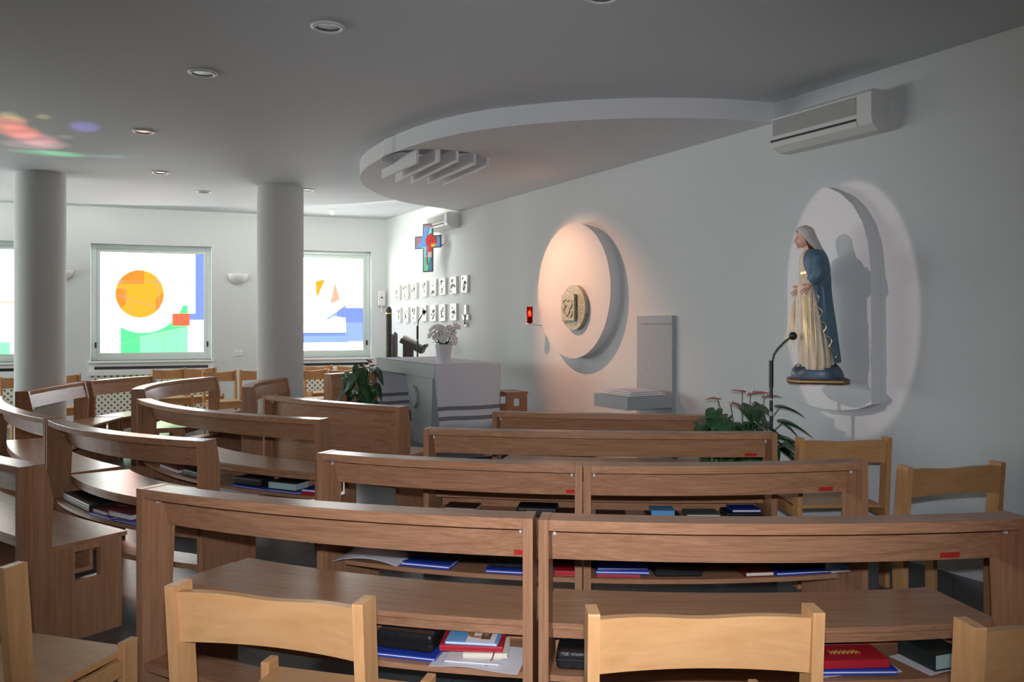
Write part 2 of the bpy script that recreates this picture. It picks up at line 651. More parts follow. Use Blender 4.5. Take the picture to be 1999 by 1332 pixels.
def wseg(mb, s0, s1, z0, z1):
    a = [ww(s0, 0, z0), ww(s1, 0, z0), ww(s1, -TH, z0), ww(s0, -TH, z0)]
    mb.prism(a, [p + UP * (z1 - z0) for p in a])


xs = [sl - 0.2] + [v for w in WINS for v in w] + [sr + 0.25]
for i in range(0, len(xs), 2):
    wseg(mb, xs[i], xs[i + 1], 0, CT)
for s0, s1 in WINS:
    wseg(mb, s0, s1, 0, SILL)
    wseg(mb, s0, s1, HEAD, CT)
struct(mb.build('wall_far', M['plaster']))
# left wall
mb = MB()
ly = [BACK_Y - 0.2] + [v for w in LEFTW for v in w] + [lc.y + 0.1]
for i in range(0, len(ly), 2):
    mb.box(LEFT_X - 0.2, LEFT_X, ly[i], ly[i + 1], 0, CT)
for y0, y1 in LEFTW:
    mb.box(LEFT_X - 0.2, LEFT_X, y0, y1, 0, 0.9)
    mb.box(LEFT_X - 0.2, LEFT_X, y0, y1, 2.6, CT)
struct(mb.build('wall_left', M['plaster']))
# back wall, with daylight openings behind the camera
mb = MB()
bx = [LEFT_X - 0.2] + [v for w in BACKW for v in w] + [br.x + 0.2]
for i in range(0, len(bx), 2):
    mb.box(bx[i], bx[i + 1], BACK_Y - 0.2, BACK_Y, 0, CT)
for x0, x1 in BACKW:
    mb.box(x0, x1, BACK_Y - 0.2, BACK_Y, 0, 0.9)
    mb.box(x0, x1, BACK_Y - 0.2, BACK_Y, 2.5, CT)
struct(mb.build('wall_back', M['oak_v']))
# far ceiling strip + main ceiling with its curved edge
mb = MB()
z1 = HC + 0.065
mb.box(LEFT_X - 0.2, corner.x + 3.6, 9.0, corner.y + 0.7, z1, z1 + 0.1)
struct(mb.build('ceiling_strip', M['ceiling']))
edge = [(LEFT_X - 0.2, 10.1), (-8.0, 10.32), (-6.9, 10.78), (-5.97, 11.12), (-5.1, 11.30), (-4.2, 11.38), (-3.5, 11.41), (-2.84, 11.37), (-2.2, 11.18), (-1.54, 10.85), (-0.9, 10.5), (-0.2, 10.1)]
low = [Vector((LEFT_X - 0.2, BACK_Y - 0.2, HC)), Vector((br.x + 0.2, BACK_Y - 0.2, HC)), Vector((rw(11.5, -0.1, 0).x, rw(11.5, -0.1, 0).y, HC))]
low += [Vector((x, y, HC)) for x, y in reversed(edge)]
mb = MB()
mb.prism(low, [p + UP * 0.07 for p in low])
struct(mb.build('ceiling', M['ceiling']))
# altar platform: two shallow steps
mb = MB()
for s0, s1, t1, z0, zt in ((8.95, 12.2, 1.95, 0, 0.12), (9.2, 12.1, 1.72, 0.12, 0.24)):
    a = [rw(s0, 0, z0), rw(s1, 0, z0), rw(s1, t1, z0), rw(s0, t1, z0)]
    mb.prism(a, [p + UP * (zt - z0) for p in a])
struct(mb.build('floor_platform', M['floor']))

# ------------------------------------------------------------------ pillars
for px, r, lab in ((79, 0.262, 'left round grey plaster pillar behind the curved pews'), (547.5, 0.257, 'right round grey plaster pillar beside the far window')):
    Y = (HC - CAMZ) * FPX / (HY - (332 if px < 100 else 359)) + r * 0.9
    X = (px - CX) / FPX * Y
    rr = (102 if px < 100 else 91) / 2 / FPX * Y / (1.14 if px < 100 else 1.035) * (1.0)
    mb = MB()
    mb.lathe([(rr, 0), (rr, HC + 0.01)], 64)
    tag(mb.build('pillar', M['pillar'], loc=(X, Y, 0)), lab, 'pillar', None)

# ------------------------------------------------------------------ windows
GL = {'clear': (0.85, 0.85, 0.85), 'orange': (0.45, 0.030, 0.004), 'yellow': (0.48, 0.047, 0.004), 'green': (0.014, 0.20, 0.036), 'lightgreen': (0.035, 0.28, 0.06),
      'red': (0.36, 0.018, 0.009), 'blue': (0.025, 0.035, 0.22), 'lightblue': (0.036, 0.050, 0.28), 'line': (0.038, 0.036, 0.034), 'pink': (0.48, 0.050, 0.035)}
GLM = {k: glass('stained_glass_' + k, v) for k, v in GL.items()}
GLK = list(GL)


def near_line(x, y, l, w):
    (x0, y0), (x1, y1) = l
    dx, dy = x1 - x0, y1 - y0
    L = math.hypot(dx, dy)
    t = ((x - x0) * dx + (y - y0) * dy) / L / L
    return 0 <= t <= 1 and abs((x - x0) * dy - (y - y0) * dx) / L < w


def in_poly(x, y, P):
    c = False
    j = len(P) - 1
    for i in range(len(P)):
        if (P[i][1] > y) != (P[j][1] > y) and x < (P[j][0] - P[i][0]) * (y - P[i][1]) / (P[j][1] - P[i][1]) + P[i][0]:
            c = not c
        j = i
    return c


def pat_sun(x, y):          # glass coordinates 0..198 x 0..192, y down
    for l in (((20, 0), (82, 192)), ((102, 0), (122, 192)), ((0, 54), (198, 57)), ((0, 72), (137, 115)), ((4, 182), (198, 141)), ((181, 62), (198, 74))):
        if near_line(x, y, l, 0.62):
            return 'line'
    d = math.hypot(x - 74, y - 79)
    if d < 46:
        if x < 82 and y < 60:
            return 'orange'
        if x > 104 or (x < 48 and y > 70):
            return 'orange' if (x + y) % 97 < 48 else 'yellow'
        return 'yellow'
    if 137 < x < 171 and 116 < y < 140:
        return 'red'
    if x > 181 and y < 128 or (x > 170 and 116 < y < 129):
        return 'blue'
    if 38 < x < 167 and y > 100 and math.hypot(x - 80, y - 72) > 82:
        return 'green' if (x < 74 or y < 160 - (x - 74) * 0.2) else 'lightgreen'
    if abs(math.hypot(x - 80, y - 72) - 70) < 0.4 and x < 70:
        return 'line'
    return 'clear'


def pat_sail(x, y):
    x, y = 534 + x * 171 / 198, 510 + y * 181 / 192     # the same drawing laid out in picture columns
    if in_poly(x, y, [(613, 556), (632, 552), (616, 590)]):
        return 'yellow'
    if in_poly(x, y, [(641, 600), (651, 555), (660, 592)]):
        return 'pink'
    if near_line(x, y, ((669, 602), (676, 676)), 0.5) or near_line(x, y, ((676, 629), (703, 637)), 0.5):
        return 'line'
    if x > 671 and 607 < y < 637:
        return 'blue'
    if x > 672 and 637 <= y < 674:
        return 'lightblue'
    if in_poly(x, y, [(622, 638), (671, 602), (673, 628), (650, 624)]):
        return 'lightblue' if x < 655 else 'blue'
    if 560 < x < 676 and 656 < y < 676:
        return 'blue' if y < 662 else 'lightblue'
    if in_poly(x, y, [(540, 560), (585, 530), (585, 620)]):
        return 'orange'
    return 'clear'


def pat_flame(x, y):
    # its right part shows at the left edge of the photo
    if x > 196:
        return 'clear'
    if 95 < x < 162 and 38 < y < 95:
        return 'red'
    if math.hypot(x - 140, y - 114) < 12:
        return 'orange'
    if near_line(x, y, ((0, 97), (198, 97)), 1.4):
        return 'yellow'
    if 20 < x < 80 and y > 120:
        return 'blue'
    if 90 < x < 180 and y > 170:
        return 'lightgreen'
    if near_line(x, y, ((162, 0), (162, 192)), 0.5):
        return 'line'
    return 'clear'


def pat_wave(x, y):
    if math.hypot(x - 120, y - 60) < 40:
        return 'red'
    if y > 120 + 18 * math.sin(x / 26):
        return 'blue'
    if x < 40 and y < 90:
        return 'yellow'
    return 'clear'


for wi, ((s0, s1), pat) in enumerate(zip(WINS, (pat_wave, pat_flame, pat_sun, pat_sail))):
    W, H = s1 - s0, HEAD - SILL
    root = ww_thing('window_%d' % (wi + 1), ['stained glass window beyond the left edge of the picture', 'stained glass window at the left edge, behind the left pillar', 'stained glass window with an orange sun over green', 'stained glass window with blue sail shapes beside the right pillar'][wi], 'window', (s0 + s1) / 2, -0.13, SILL)
    struct(root)
    fw = 0.062
    mb = MB()
    for k, (i0, d0, d1) in enumerate(((0.0, -0.03, 0.03), (fw, -0.02, 0.02))):
        x = W / 2 - 0.002 - i0
        za, zb = 0.002 + i0, H - 0.002 - i0
        w = fw if k == 0 else 0.05
        mb.box(-x, -x + w, d0, d1, za, zb)
        mb.box(x - w, x, d0, d1, za, zb)
        mb.box(-x + w, x - w, d0, d1, za, za + w)
        mb.box(-x + w, x - w, d0, d1, zb - w, zb)
    mb.build('window_frame', M['aluminium'], root, bevel=0.004)
    gx0, gx1 = -W / 2 + fw + 0.05, W / 2 - fw - 0.05
    gz0, gz1 = fw + 0.05, H - fw - 0.05
    nx, nz = 190, 190
    V, F, MI = [], [], []
    for j in range(nz + 1):
        for i in range(nx + 1):
            V.append((gx0 + (gx1 - gx0) * i / nx, 0, gz0 + (gz1 - gz0) * j / nz))
    mb = MB()
    mb.v = [Vector(p) for p in V]
    for j in range(nz):
        for i in range(nx):
            u = (i + 0.5) / nx
            if WWX < 0:
                u = 1 - u
            v = 1 - (j + 0.5) / nz
            mb.f.append([j * (nx + 1) + i, j * (nx + 1) + i + 1, (j + 1) * (nx + 1) + i + 1, (j + 1) * (nx + 1) + i])
            mb.mi.append(GLK.index(pat(u * 198, v * 192)))
            mb.sm.append(False)
    mb.build('stained_pane', [GLM[k] for k in GLK], root)
    mb = MB()
    for sx in (-1, 1):
        mb.box(sx * (W / 2 - 0.055) - 0.012, sx * (W / 2 - 0.055) + 0.012, 0.03, 0.045, 0.19, 0.27)
    mb.build('latch', M['black'], root)
    mb = MB()
    mb.box(-W / 2 - 0.03, W / 2 + 0.03, -0.02, 0.175, -0.03, 0.0)
    mb.build('window_sill', M['sill'], root, bevel=0.004)
    # radiator cover below
    rc = ww_thing('radiator_cover', ['lattice radiator cover left of the picture', 'lattice radiator cover under the window at the left edge', 'lattice radiator cover under the orange sun window', 'lattice radiator cover under the blue sail window'][wi], 'radiator cover', (s0 + s1) / 2, 0.0, 0, 'lattice radiator covers under the windows')
    mb = MB()
    mb.box(-W / 2, W / 2, 0.0, 0.05, 0, 0.70)
    mb.build('lattice_panel', M['lattice'], rc)
    mb = MB()
    mb.box(-W / 2 - 0.03, W / 2 + 0.03, 0.0, 0.07, 0.70, 0.76)
    mb.box(-W / 2 - 0.03, W / 2 + 0.03, 0.0, 0.02, 0.76, 0.865)
    mb.build('top_board', M['white'], rc)
    mb = MB()
    mb.box(-W / 2 + 0.05, W / 2 - 0.05, 0.02, 0.03, 0.785, 0.825)
    mb.build('air_slot', M['steel_dark'], rc)

# frames of the left wall's windows
for i, (y0, y1) in enumerate(LEFTW):
    mb = MB()
    for a in (y0, (y0 + y1) / 2 - 0.03, y1 - 0.06):
        mb.box(LEFT_X - 0.14, LEFT_X - 0.08, a, a + 0.06, 0.9, 2.6)
    mb.box(LEFT_X - 0.14, LEFT_X - 0.08, y0, y1, 0.9, 0.96)
    mb.box(LEFT_X - 0.14, LEFT_X - 0.08, y0, y1, 2.54, 2.6)
    struct(mb.build('window_%d' % (5 + i), M['aluminium']))


# ------------------------------------------------------------------ pews
class Pew:
    def __init__(p, A, B, sag, label, solid=False, name='pew', group=None, plate=False, inset=(0, 0, 0, 0)):
        A, B = Vector((A[0], A[1], 0)), Vector((B[0], B[1], 0))
        p.L = (B - A).length
        p.sag = sag
        p.c = (A + B) / 2
        p.rz = math.atan2(B.y - A.y, B.x - A.x)
        p.o = thing(name, label, 'pew', p.c, p.rz, group)
        p.M = Matrix.Translation(p.c) @ Matrix.Rotation(p.rz, 4, 'Z')
        L = p.L
        T = 0.032
        h = L / 2
        # two end panels, each with its square hole
        for sx in (-1, 1):
            mb = MB()

            def slab(poly):
                a = [p.q(sx * h, d, z) for d, z in poly]
                b = [p.q(sx * (h - T), d, z) for d, z in poly]
                mb.prism(a, b) if sx > 0 else mb.prism(b, a)
            slab([(0, 0), (0.14, 0), (0.14, 0.455), (0.15, 0.66), (0.112, 0.83), (0, 0.83)])
            slab([(0.14, 0), (0.245, 0), (0.245, 0.432), (0.14, 0.432)])
            slab([(0.245, 0), (0.365, 0), (0.365, 0.275), (0.245, 0.275)])
            slab([(0.245, 0.405), (0.365, 0.405), (0.365, 0.432), (0.245, 0.432)])
            slab([(0.365, 0), (0.472, 0), (0.472, 0.432), (0.365, 0.432)])
            mb.build('end_panel', M['oak_v'], p.o)
        i = h - T - 0.001
        p.sweep('cap_rail', [(0.004, 0.793), (0.110, 0.793), (0.110, 0.829), (0.004, 0.829)], -i, i, bevel=0.003)
        if solid:
            p.sweep('backrest', [(0.075, 0.20), (0.10, 0.20), (0.10, 0.79), (0.075, 0.79)], -i, i)
        else:
            p.sweep('backrest', [(0.117, 0.674), (0.140, 0.674), (0.112, 0.792), (0.090, 0.792)], -i, i)
        mb = MB()
        p.sw(mb, [(0.1405, 0.432), (0.50, 0.432), (0.50, 0.452), (0.1405, 0.452)], -h + inset[0], h - inset[1])
        mb.build('seat', M['oak'], p.o)
        p.sweep('seat_rail', [(0.142, 0.402), (0.162, 0.402), (0.162, 0.430), (0.142, 0.430)], -i, i)
        if not solid:
            p.sweep('book_shelf', [(0.045, 0.297), (0.33, 0.297), (0.33, 0.317), (0.045, 0.317)], -i + inset[2], i - inset[3])
            p.sweep('shelf_back', [(0.33, 0.297), (0.348, 0.297), (0.348, 0.431), (0.33, 0.431)], -i + inset[2], i - inset[3])
            p.sweep('kneeler', [(0.01, 0.14), (0.17, 0.14), (0.17, 0.17), (0.01, 0.17)], -i, i)
        for sx in (-1, 1):
            mb = MB()
            x = sx * (i - 0.012)
            q = p.q(x, 0.065, 0.78)
            mb.box(q.x - 0.004, q.x + 0.004, q.y - 0.008, q.y + 0.008, 0.768, 0.7925)
            mb.build('corner_bracket', M['white_metal'], p.o)
        if plate:
            mb = MB()
            x0, x1 = plate
            zz = [(0.1145, 0.701), (0.1095, 0.717)]
            pts = []
            for x in (x0, x1):
                pts.append([p.q(x, 0.1150 - 0.002, 0.681), p.q(x, 0.1110 - 0.002, 0.699), p.q(x, 0.1110 + 0.003, 0.699), p.q(x, 0.1150 + 0.003, 0.681)])
            mb.prism(pts[0], pts[1])
            # embossed lettering blocks, too small to read
            o = mb.build('name_tape', M['redlabel'], p.o)
            o['label'] = 'red embossed name tape'

    def q(p, x, d, z):
        h = p.L / 2
        y = -p.sag * (1 - (x / h) ** 2)
        sl = 2 * p.sag * x / h / h
        n = Vector((-sl, 1, 0)).normalized()
        if d and abs(abs(x) - h) < 0.06:        # ends stay square to the panel
            n = Vector((-sl, 1, 0)).normalized()
        return Vector((x, y, z)) + n * d

    def sw(p, mb, prof, x0, x1, n=16):
        rings = []
        for k in range(n + 1):
            x = x0 + (x1 - x0) * k / n
            rings.append([p.q(x, d, z) for d, z in prof])
        mb.loft(rings, smooth=False)

    def sweep(p, name, prof, x0, x1, bevel=0.0):
        mb = MB()
        p.sw(mb, prof, x0, x1)
        return mb.build(name, M['oak'], p.o, bevel=bevel)

    def w(p, x, d, z):
        return p.M @ p.q(x, d, z)

    def px(p, x, d, z):
        v = p.w(x, d, z)
        return CX + FPX * v.x / v.y

    def find(p, px, d, z):      # pew coordinate x whose column in the photo is px
        a, b = -p.L / 2, p.L / 2
        s = 1 if p.px(b, d, z) > p.px(a, d, z) else -1
        for _ in range(40):
            m = (a + b) / 2
            if (p.px(m, d, z) - px) * s < 0:
                a = m
            else:
                b = m
        return (a + b) / 2


PT = 0.83


def T2(x, y):
    v = at(x, y, PT)
    return (v.x, v.y)


GC = 'pews in the block facing the altar'
GLf = 'curved pews in the left block'
GF = 'pews on the far left turned to the altar'
P = {}
P['R1R'] = Pew(T2(1051, 1015), T2(2016, 1012.5), 0.065, 'oak pew in front, right of the narrow gap between front pews', group=GC, plate=(0.55, 0.62), inset=(0, 0, 0, 0.10))
P['R1L'] = Pew(T2(266, 954), T2(1040, 1013.5), 0.075, 'oak pew in front, left of the narrow gap between front pews', group=GC, plate=(0.71, 0.766), inset=(0.07, 0, 0.16, 0))
P['R2R'] = Pew(T2(1139, 908.6), T2(1695, 901.5), 0.058, 'second-row oak pew directly behind the right front pew', group=GC, plate=(0.475, 0.545), inset=(0, 0, 0, 0.09))
P['R2L'] = Pew(T2(618.5, 884.5), T2(1136.5, 908.6), 0.062, 'second-row oak pew whose shelf holds a curled printed sheet', group=GC, plate=(0.575, 0.63), inset=(0.05, 0, 0.10, 0))
P['R3'] = Pew(T2(826.5, 837.5), T2(1517.5, 846), 0.07, 'long third-row oak pew spanning in front of the altar end', group=GC, plate=(0.87, 0.94))
P['R4'] = Pew(T2(961, 804.6), T2(1398, 811.6), 0.035, 'short oak pew farthest forward, near the potted plant on the right', group=GC)
P['L3'] = Pew(T2(513, 772.5), T2(779.5, 795), 0.06, 'oak pew with solid full back beside the altar', solid=True, group=GLf)
P['L2'] = Pew(T2(267, 779), T2(623, 819.5), 0.20, 'curved oak pew with pink and blue glints along its cap', group=GLf)
P['L1'] = Pew(T2(90, 818.7), T2(395, 862), 0.14, 'curved oak pew with a red window glint on cap and seat', group=GLf)
P['L1b'] = Pew(T2(-25, 775), T2(88, 818), 0.10, 'curved oak pew cut by the left edge, in front of left pillar', group=GLf)
_a = at(37, 913, PT)
P['L0'] = Pew((_a.x - 0.78 * 1.7, _a.y + 0.62 * 1.7), (_a.x, _a.y), 0.035, 'near left oak pew with square hole in its end panel', group=GLf)
P['F1'] = Pew(T2(147, 745.5), T2(29, 764.8), 0.03, 'pale-lit oak pew touching the left pillar, seen from its front', group=GF)
P['F1b'] = Pew(T2(287, 733.5), T2(159, 744.3), 0.04, 'far oak pew between left pillar and sun window', group=GF)
P['F2'] = Pew(T2(411, 735), T2(256, 760.5), 0.20, 'bowed oak pew seen from its front, below the sun window', group=GF)
P['F3'] = Pew(T2(545, 737.5), T2(472.5, 756.5), 0.12, 'oak pew beside the base of the right pillar', group=GF)
_f = at(632, 730, PT)
P['F4'] = Pew((_f.x + 0.62 * 0.8, _f.y + 0.78 * 0.8), (_f.x, _f.y), 0.02, 'oak pew behind the potted plant left of the altar', solid=True, group=GF)


# ------------------------------------------------------------------ chairs
def make_chair(label):
    o = thing('chair', label, 'chair', group='beech chairs')
    w, T, D, H = 0.515, 0.026, 0.07, 0.83
    for sx in (-1, 1):
        mb = MB()
        x0, x1 = (-w / 2, -w / 2 + T) if sx < 0 else (w / 2 - T, w / 2)
        a = [(x0, 0.03, 0), (x0, 0.10, 0), (x0, 0.10, 0.45), (x0, D, H), (x0, 0, H), (x0, 0.03, 0.45)]
        b = [(x1, y, z) for _, y, z in a]
        mb.prism([Vector(q) for q in b], [Vector(q) for q in a])
        mb.build('back_post', M['beech_v'], o, bevel=0.004)
        mb = MB()
        mb.box(x0, x0 + T, 0.415, 0.475, 0, 0.485)
        mb.build('leg', M['beech_v'], o, bevel=0.004)
        mb = MB()
        mb.box(x0 + 0.003, x1 - 0.003, 0.098, 0.416, 0.385, 0.435)
        mb.build('side_rail', M['beech'], o, bevel=0.003)
    mb = MB()
    n = 14
    rings = []
    for k in range(n + 1):
        u = -1 + 2 * k / n
        x = u * (w / 2 - T)
        y = 0.012 + 0.028 * (1 - u * u)
        zt = 0.815 - 0.010 * math.exp(-(u / 0.45) ** 2)
        rings.append([Vector((x, y + 0.014, 0.69)), Vector((x, y + 0.036, 0.69)), Vector((x, y + 0.022, zt)), Vector((x, y, zt))])
    mb.loft(rings, smooth=False)
    mb.build('backrest', M['beech'], o)
    mb = MB()
    mb.box(-w / 2 + T, w / 2 - T, 0.06, 0.47, 0.435, 0.455)
    mb.build('seat', M['beech'], o, bevel=0.004)
    mb = MB()
    mb.box(-w / 2 + T, w / 2 - T, 0.43, 0.455, 0.36, 0.435)
    mb.build('front_rail', M['beech'], o, bevel=0.003)
    return o


CH_T = 0.83
chair0 = make_chair('x')
used = [False]


def chair(A, B, label, group):
    """A, B: photo pixels of the two rear outer top corners, left then right as seen from behind"""
    a, b = at(A[0], A[1], CH_T), at(B[0], B[1], CH_T)
    return chair_at((a + b) / 2, math.atan2(b.y - a.y, b.x - a.x), label, group)


def chair_at(p, rz, label, group):
    o = chair0 if not used[0] else copy_tree(chair0)
    used[0] = True
    o.location = (p[0], p[1], 0)
    o.rotation_euler = (0, 0, rz)
    o['label'] = label
    o['group'] = group
    return o


GN = 'beech chairs in the near row'
chair((321, 1145), (707, 1182), 'beech chair behind the left front pew, back slat curved', GN)
chair((1147, 1200.5), (1612.5, 1197.5), 'bright beech chair centred behind the right front pew', GN)
n4 = at(1900, 1225, CH_T)
chair_at((n4.x + 0.257, n4.y + 0.02, 0), 0.10, 'beech chair cut by the right and bottom edges', GN)
n1 = at(7, 1111, CH_T)
chair_at((n1.x - 0.245, n1.y + 0.075, 0), math.radians(-17), 'beech chair in the bottom left corner, only seat and one post showing', GN)
GW = 'beech chairs by the right wall'
cb0 = at(1870, 908, CH_T)
chB = chair_at((cb0.x, cb0.y, 0), math.radians(14), 'beech chair by the right wall with white sheet on seat', GW)
ca0 = at(1645, 856, CH_T)
chair_at((ca0.x + 0.02, ca0.y, 0), math.radians(3), 'beech chair by right wall, behind the end of second row', GW)
# chairs along the window wall, facing the room
GX = 'beech chairs along the window wall'
face = math.atan2(VN.y, VN.x) - math.pi / 2
for x, y, lab, dr in ((36, 734, 'beech chair at the left edge, mostly hidden by left pillar', 0.5), (118, 731, 'beech chair showing between the left pillar and far pew', 0.5),
                      (328, 719.5, 'beech chair under the sun window, its back at the left of two', 0.25), (390, 717.5, 'beech chair under the sun window, right of its twin', 0.25),
                      (427, 723.5, 'beech chair left of the right pillar, nearer the pew', 0.25), (497, 721.0, 'beech chair half hidden behind the right pillar', 0.25),
                      (620, 713, 'beech chair back close against the far radiator cover', 0.15), (684, 713, 'beech chair back nearest the room corner', 0.15),
                      (606, 720.5, 'beech chair just right of the right pillar', 0.15), (669, 720.5, 'beech chair behind the plant, in the front of the far two rows', 0.15)):
    v = at(x, y, CH_T)
    # keep a chair's back clear of the wall
    lim = (Vector((v.x, v.y, 0)) - Vector((0, VA, 0))).dot(VN)
    if lim < 0.14:
        k = (x - CX) / FPX
        Y = (VA - 0.14 * _v) / (1 - VB * k)
        v = Vector((k * Y, Y, 0))
    c_ = chair_at((v.x, v.y, 0), face + dr, lab, GX)
    c_.scale = (0.83, 0.90, 1.0)


# ------------------------------------------------------------------ books and papers on the shelves
def item(p, px0, px1, z0, h, dep, kind, mat, name, label, cat, d=0.075, rz=0.0, group=None, edge=None, fit=None):
    zs = 0.317 + z0
    x0, x1 = p.find(px0, d, zs), p.find(px1, d, zs)
    if x0 > x1:
        x0, x1 = x1, x0
    w = x1 - x0
    if fit:
        w = fit
    c = p.w((x0 + x1) / 2, d + dep / 2, zs + 0.0006)
    xm = (x0 + x1) / 2
    sl = math.atan2(2 * p.sag * xm / (p.L / 2) ** 2, 1)
    o = thing(name, label, cat, c, p.rz + sl + rz, group)
    mm = M[mat]
    if kind == 'book':
        t = min(0.004, h * 0.18)
        mb = MB()
        mb.box(-w / 2, w / 2, -dep / 2, dep / 2, 0, t)
        mb.box(-w / 2, w / 2, -dep / 2, dep / 2, h - t, h)
        mb.box(-w / 2, -w / 2 + t, -dep / 2, dep / 2, t, h - t)
        mb.build('cover', mm, o, bevel=0.001)
        mb = MB()
        mb.box(-w / 2 + t, w / 2 - 0.004, -dep / 2 + 0.004, dep / 2 - 0.004, t, h - t)
        mb.build('pages', M[edge or 'pages'], o)
    elif kind == 'spine':       # spine towards the room's back
        t = min(0.004, h * 0.18)
        mb = MB()
        mb.box(-w / 2, w / 2, -dep / 2, dep / 2, 0, t)
        mb.box(-w / 2, w / 2, -dep / 2, dep / 2, h - t, h)
        mb.box(-w / 2, w / 2, -dep / 2, -dep / 2 + t, t, h - t)
        mb.build('cover', mm, o, bevel=0.001)
        mb = MB()
        mb.box(-w / 2 + 0.004, w / 2 - 0.004, -dep / 2 + t, dep / 2 - 0.004, t, h - t)
        mb.build('pages', M[edge or 'pages'], o)
    elif kind == 'case':        # zipped leather case
        mb = MB()
        mb.box(-w / 2, w / 2, -dep / 2, dep / 2, 0, h)
        b = mb.build('case_body', mm, o)
        md = b.modifiers.new('bevel', 'BEVEL')
        md.width = min(h, dep, w) * 0.22
        md.segments = 4
        mb = MB()
        zz = h * 0.55
        e = 0.0025
        mb.box(-w / 2 - e, w / 2 + e, -dep / 2 - e, dep / 2 + e, zz - 0.003, zz + 0.003)
        zb = mb.build('zipper', M['steel_dark'], o)
        md = zb.modifiers.new('bevel', 'BEVEL')
        md.width = min(h, dep, w) * 0.2
        md.segments = 4
        md.affect = 'EDGES'
    elif kind == 'folder':
        mb = MB()
        mb.box(-w / 2, w / 2, -dep / 2, dep / 2, 0, h * 0.35)
        mb.box(-w / 2, w / 2, -dep / 2, dep / 2, h * 0.65, h)
        mb.box(-w / 2, -w / 2 + 0.004, -dep / 2, dep / 2, h * 0.35, h * 0.65)
        mb.build('cover', mm, o, bevel=0.001)
        mb = MB()
        mb.box(-w / 2 + 0.004, w / 2 - 0.003, -dep / 2 + 0.003, dep / 2 - 0.003, h * 0.35, h * 0.65)
        mb.build('sheets', M['paper'], o)
    elif kind == 'curl':        # a few sheets, arched across the middle, one corner drooping
        for q_ in range(2):
            mb = MB()
            n = 16
            rings = []
            for k in range(n + 1):
                u = -1 + 2 * k / n
                lift = 0.004 + h * (1 - (abs(u + 0.1) / 1.1) ** 2) + q_ * 0.002 + 0.012 * u
                x = u * w / 2 + q_ * 0.004
                rings.append([Vector((x, -dep / 2, lift - 0.004)), Vector((x, 0, lift + 0.004)), Vector((x, dep / 2, lift + 0.010)), Vector((x, dep / 2, lift + 0.0112)), Vector((x, 0, lift + 0.0052)), Vector((x, -dep / 2, lift - 0.0028))])
            mb.loft(rings, smooth=False)
            mb.build('sheet', mm, o)
    elif kind == 'sheet':
        mb = MB()
        n = 12
        rings = []
        for k in range(n + 1):
            u = -1 + 2 * k / n
            lift = h * (0.5 + 0.5 * math.cos(math.pi * u * 0.9 + 0.6))
            rings.append([Vector((u * w / 2, -dep / 2, lift)), Vector((u * w / 2, dep / 2, lift * 0.3)), Vector((u * w / 2, dep / 2, lift * 0.3 + 0.0012)), Vector((u * w / 2, -dep / 2, lift + 0.0012))])
        mb.loft(rings, smooth=False)
        mb.build('sheets', mm, o)
    return o


r1l, r1r, r2l, r2r, r3, l1, l2 = (P[k] for k in ('R1L', 'R1R', 'R2L', 'R2R', 'R3', 'L1', 'L2'))
B = 'book'
# near left pew
g = 'books and papers on the left front pew shelf'
item(r1l, 727, 850, 0, 0.014, 0.23, 'folder', 'blue', 'ring_binder', 'flat blue folder under the big black case', 'folder', rz=-0.02, group=g)
item(r1l, 736, 846, 0.015, 0.066, 0.16, 'case', 'leather', 'book_case', 'big black leather zip case on flat blue folder', 'case', d=0.10, rz=-0.06, group=g)
item(r1l, 838, 1014, 0, 0.009, 0.22, 'sheet', 'paper', 'paper_stack', 'loose white printed sheets under the stack of small books', 'paper', d=0.03, rz=-0.03, group=g)
item(r1l, 868, 975, 0.013, 0.006, 0.15, 'book', 'paper', 'booklet', 'thin white booklet lying on the loose sheets', 'booklet', d=0.05, group=g, edge='paper')
item(r1l, 900, 986, 0.020, 0.018, 0.14, 'book', 'pages', 'paperback_book', 'cream paperback beneath the red book with ribbon', 'book', d=0.085, rz=0.12, group=g)
rb = item(r1l, 856, 976, 0.0395, 0.019, 0.14, 'spine', 'red', 'hymn_book', 'red hardback with ribbon marker in the front stack', 'book', d=0.085, rz=0.1, group=g)
mb = MB()
mb.tube([(0.075, -0.06, 0.008), (0.079, -0.075, 0.002), (0.072, -0.085, -0.018), (0.055, -0.095, -0.030)], 0.0022, 6)
mb.ball((0.054, -0.096, -0.032), 0.005)
mb.build('ribbon', M['darkred'], rb)
cb = item(r1l, 868, 968, 0.059, 0.010, 0.14, 'book', 'skyblue', 'magazine', 'blue and white booklet with pictures topping the front stack', 'booklet', d=0.09, rz=0.05, group=g, edge='paper')
mb = MB()
mb.box(-0.02, 0.078, -0.068, 0.068, 0.010, 0.0105)
mb.build('white_panel', M['paper'], cb)
mb = MB()
pts = [Vector((0.012 + 0.038 * math.cos(t), 0.012 + 0.042 * math.sin(t), 0.0106)) for t in [2 * math.pi * k / 24 for k in range(24)]]
mb.prism(pts, [q + UP * 0.0004 for q in pts])
mb.box(0.0, 0.025, -0.012, 0.02, 0.0111, 0.0114, 1)
mb.box(0.028, 0.06, -0.04, 0.05, 0.0106, 0.0112, 2)
mb.box(0.034, 0.05, -0.01, 0.02, 0.0112, 0.0115, 0)
mb.build('cover_picture', [plain('print_ochre', (0.45, 0.22, 0.10), 0.5, vary=0.5, bscale=90), M['paper'], plain('print_brown', (0.22, 0.10, 0.07), 0.5, vary=0.6, bscale=110)], cb)
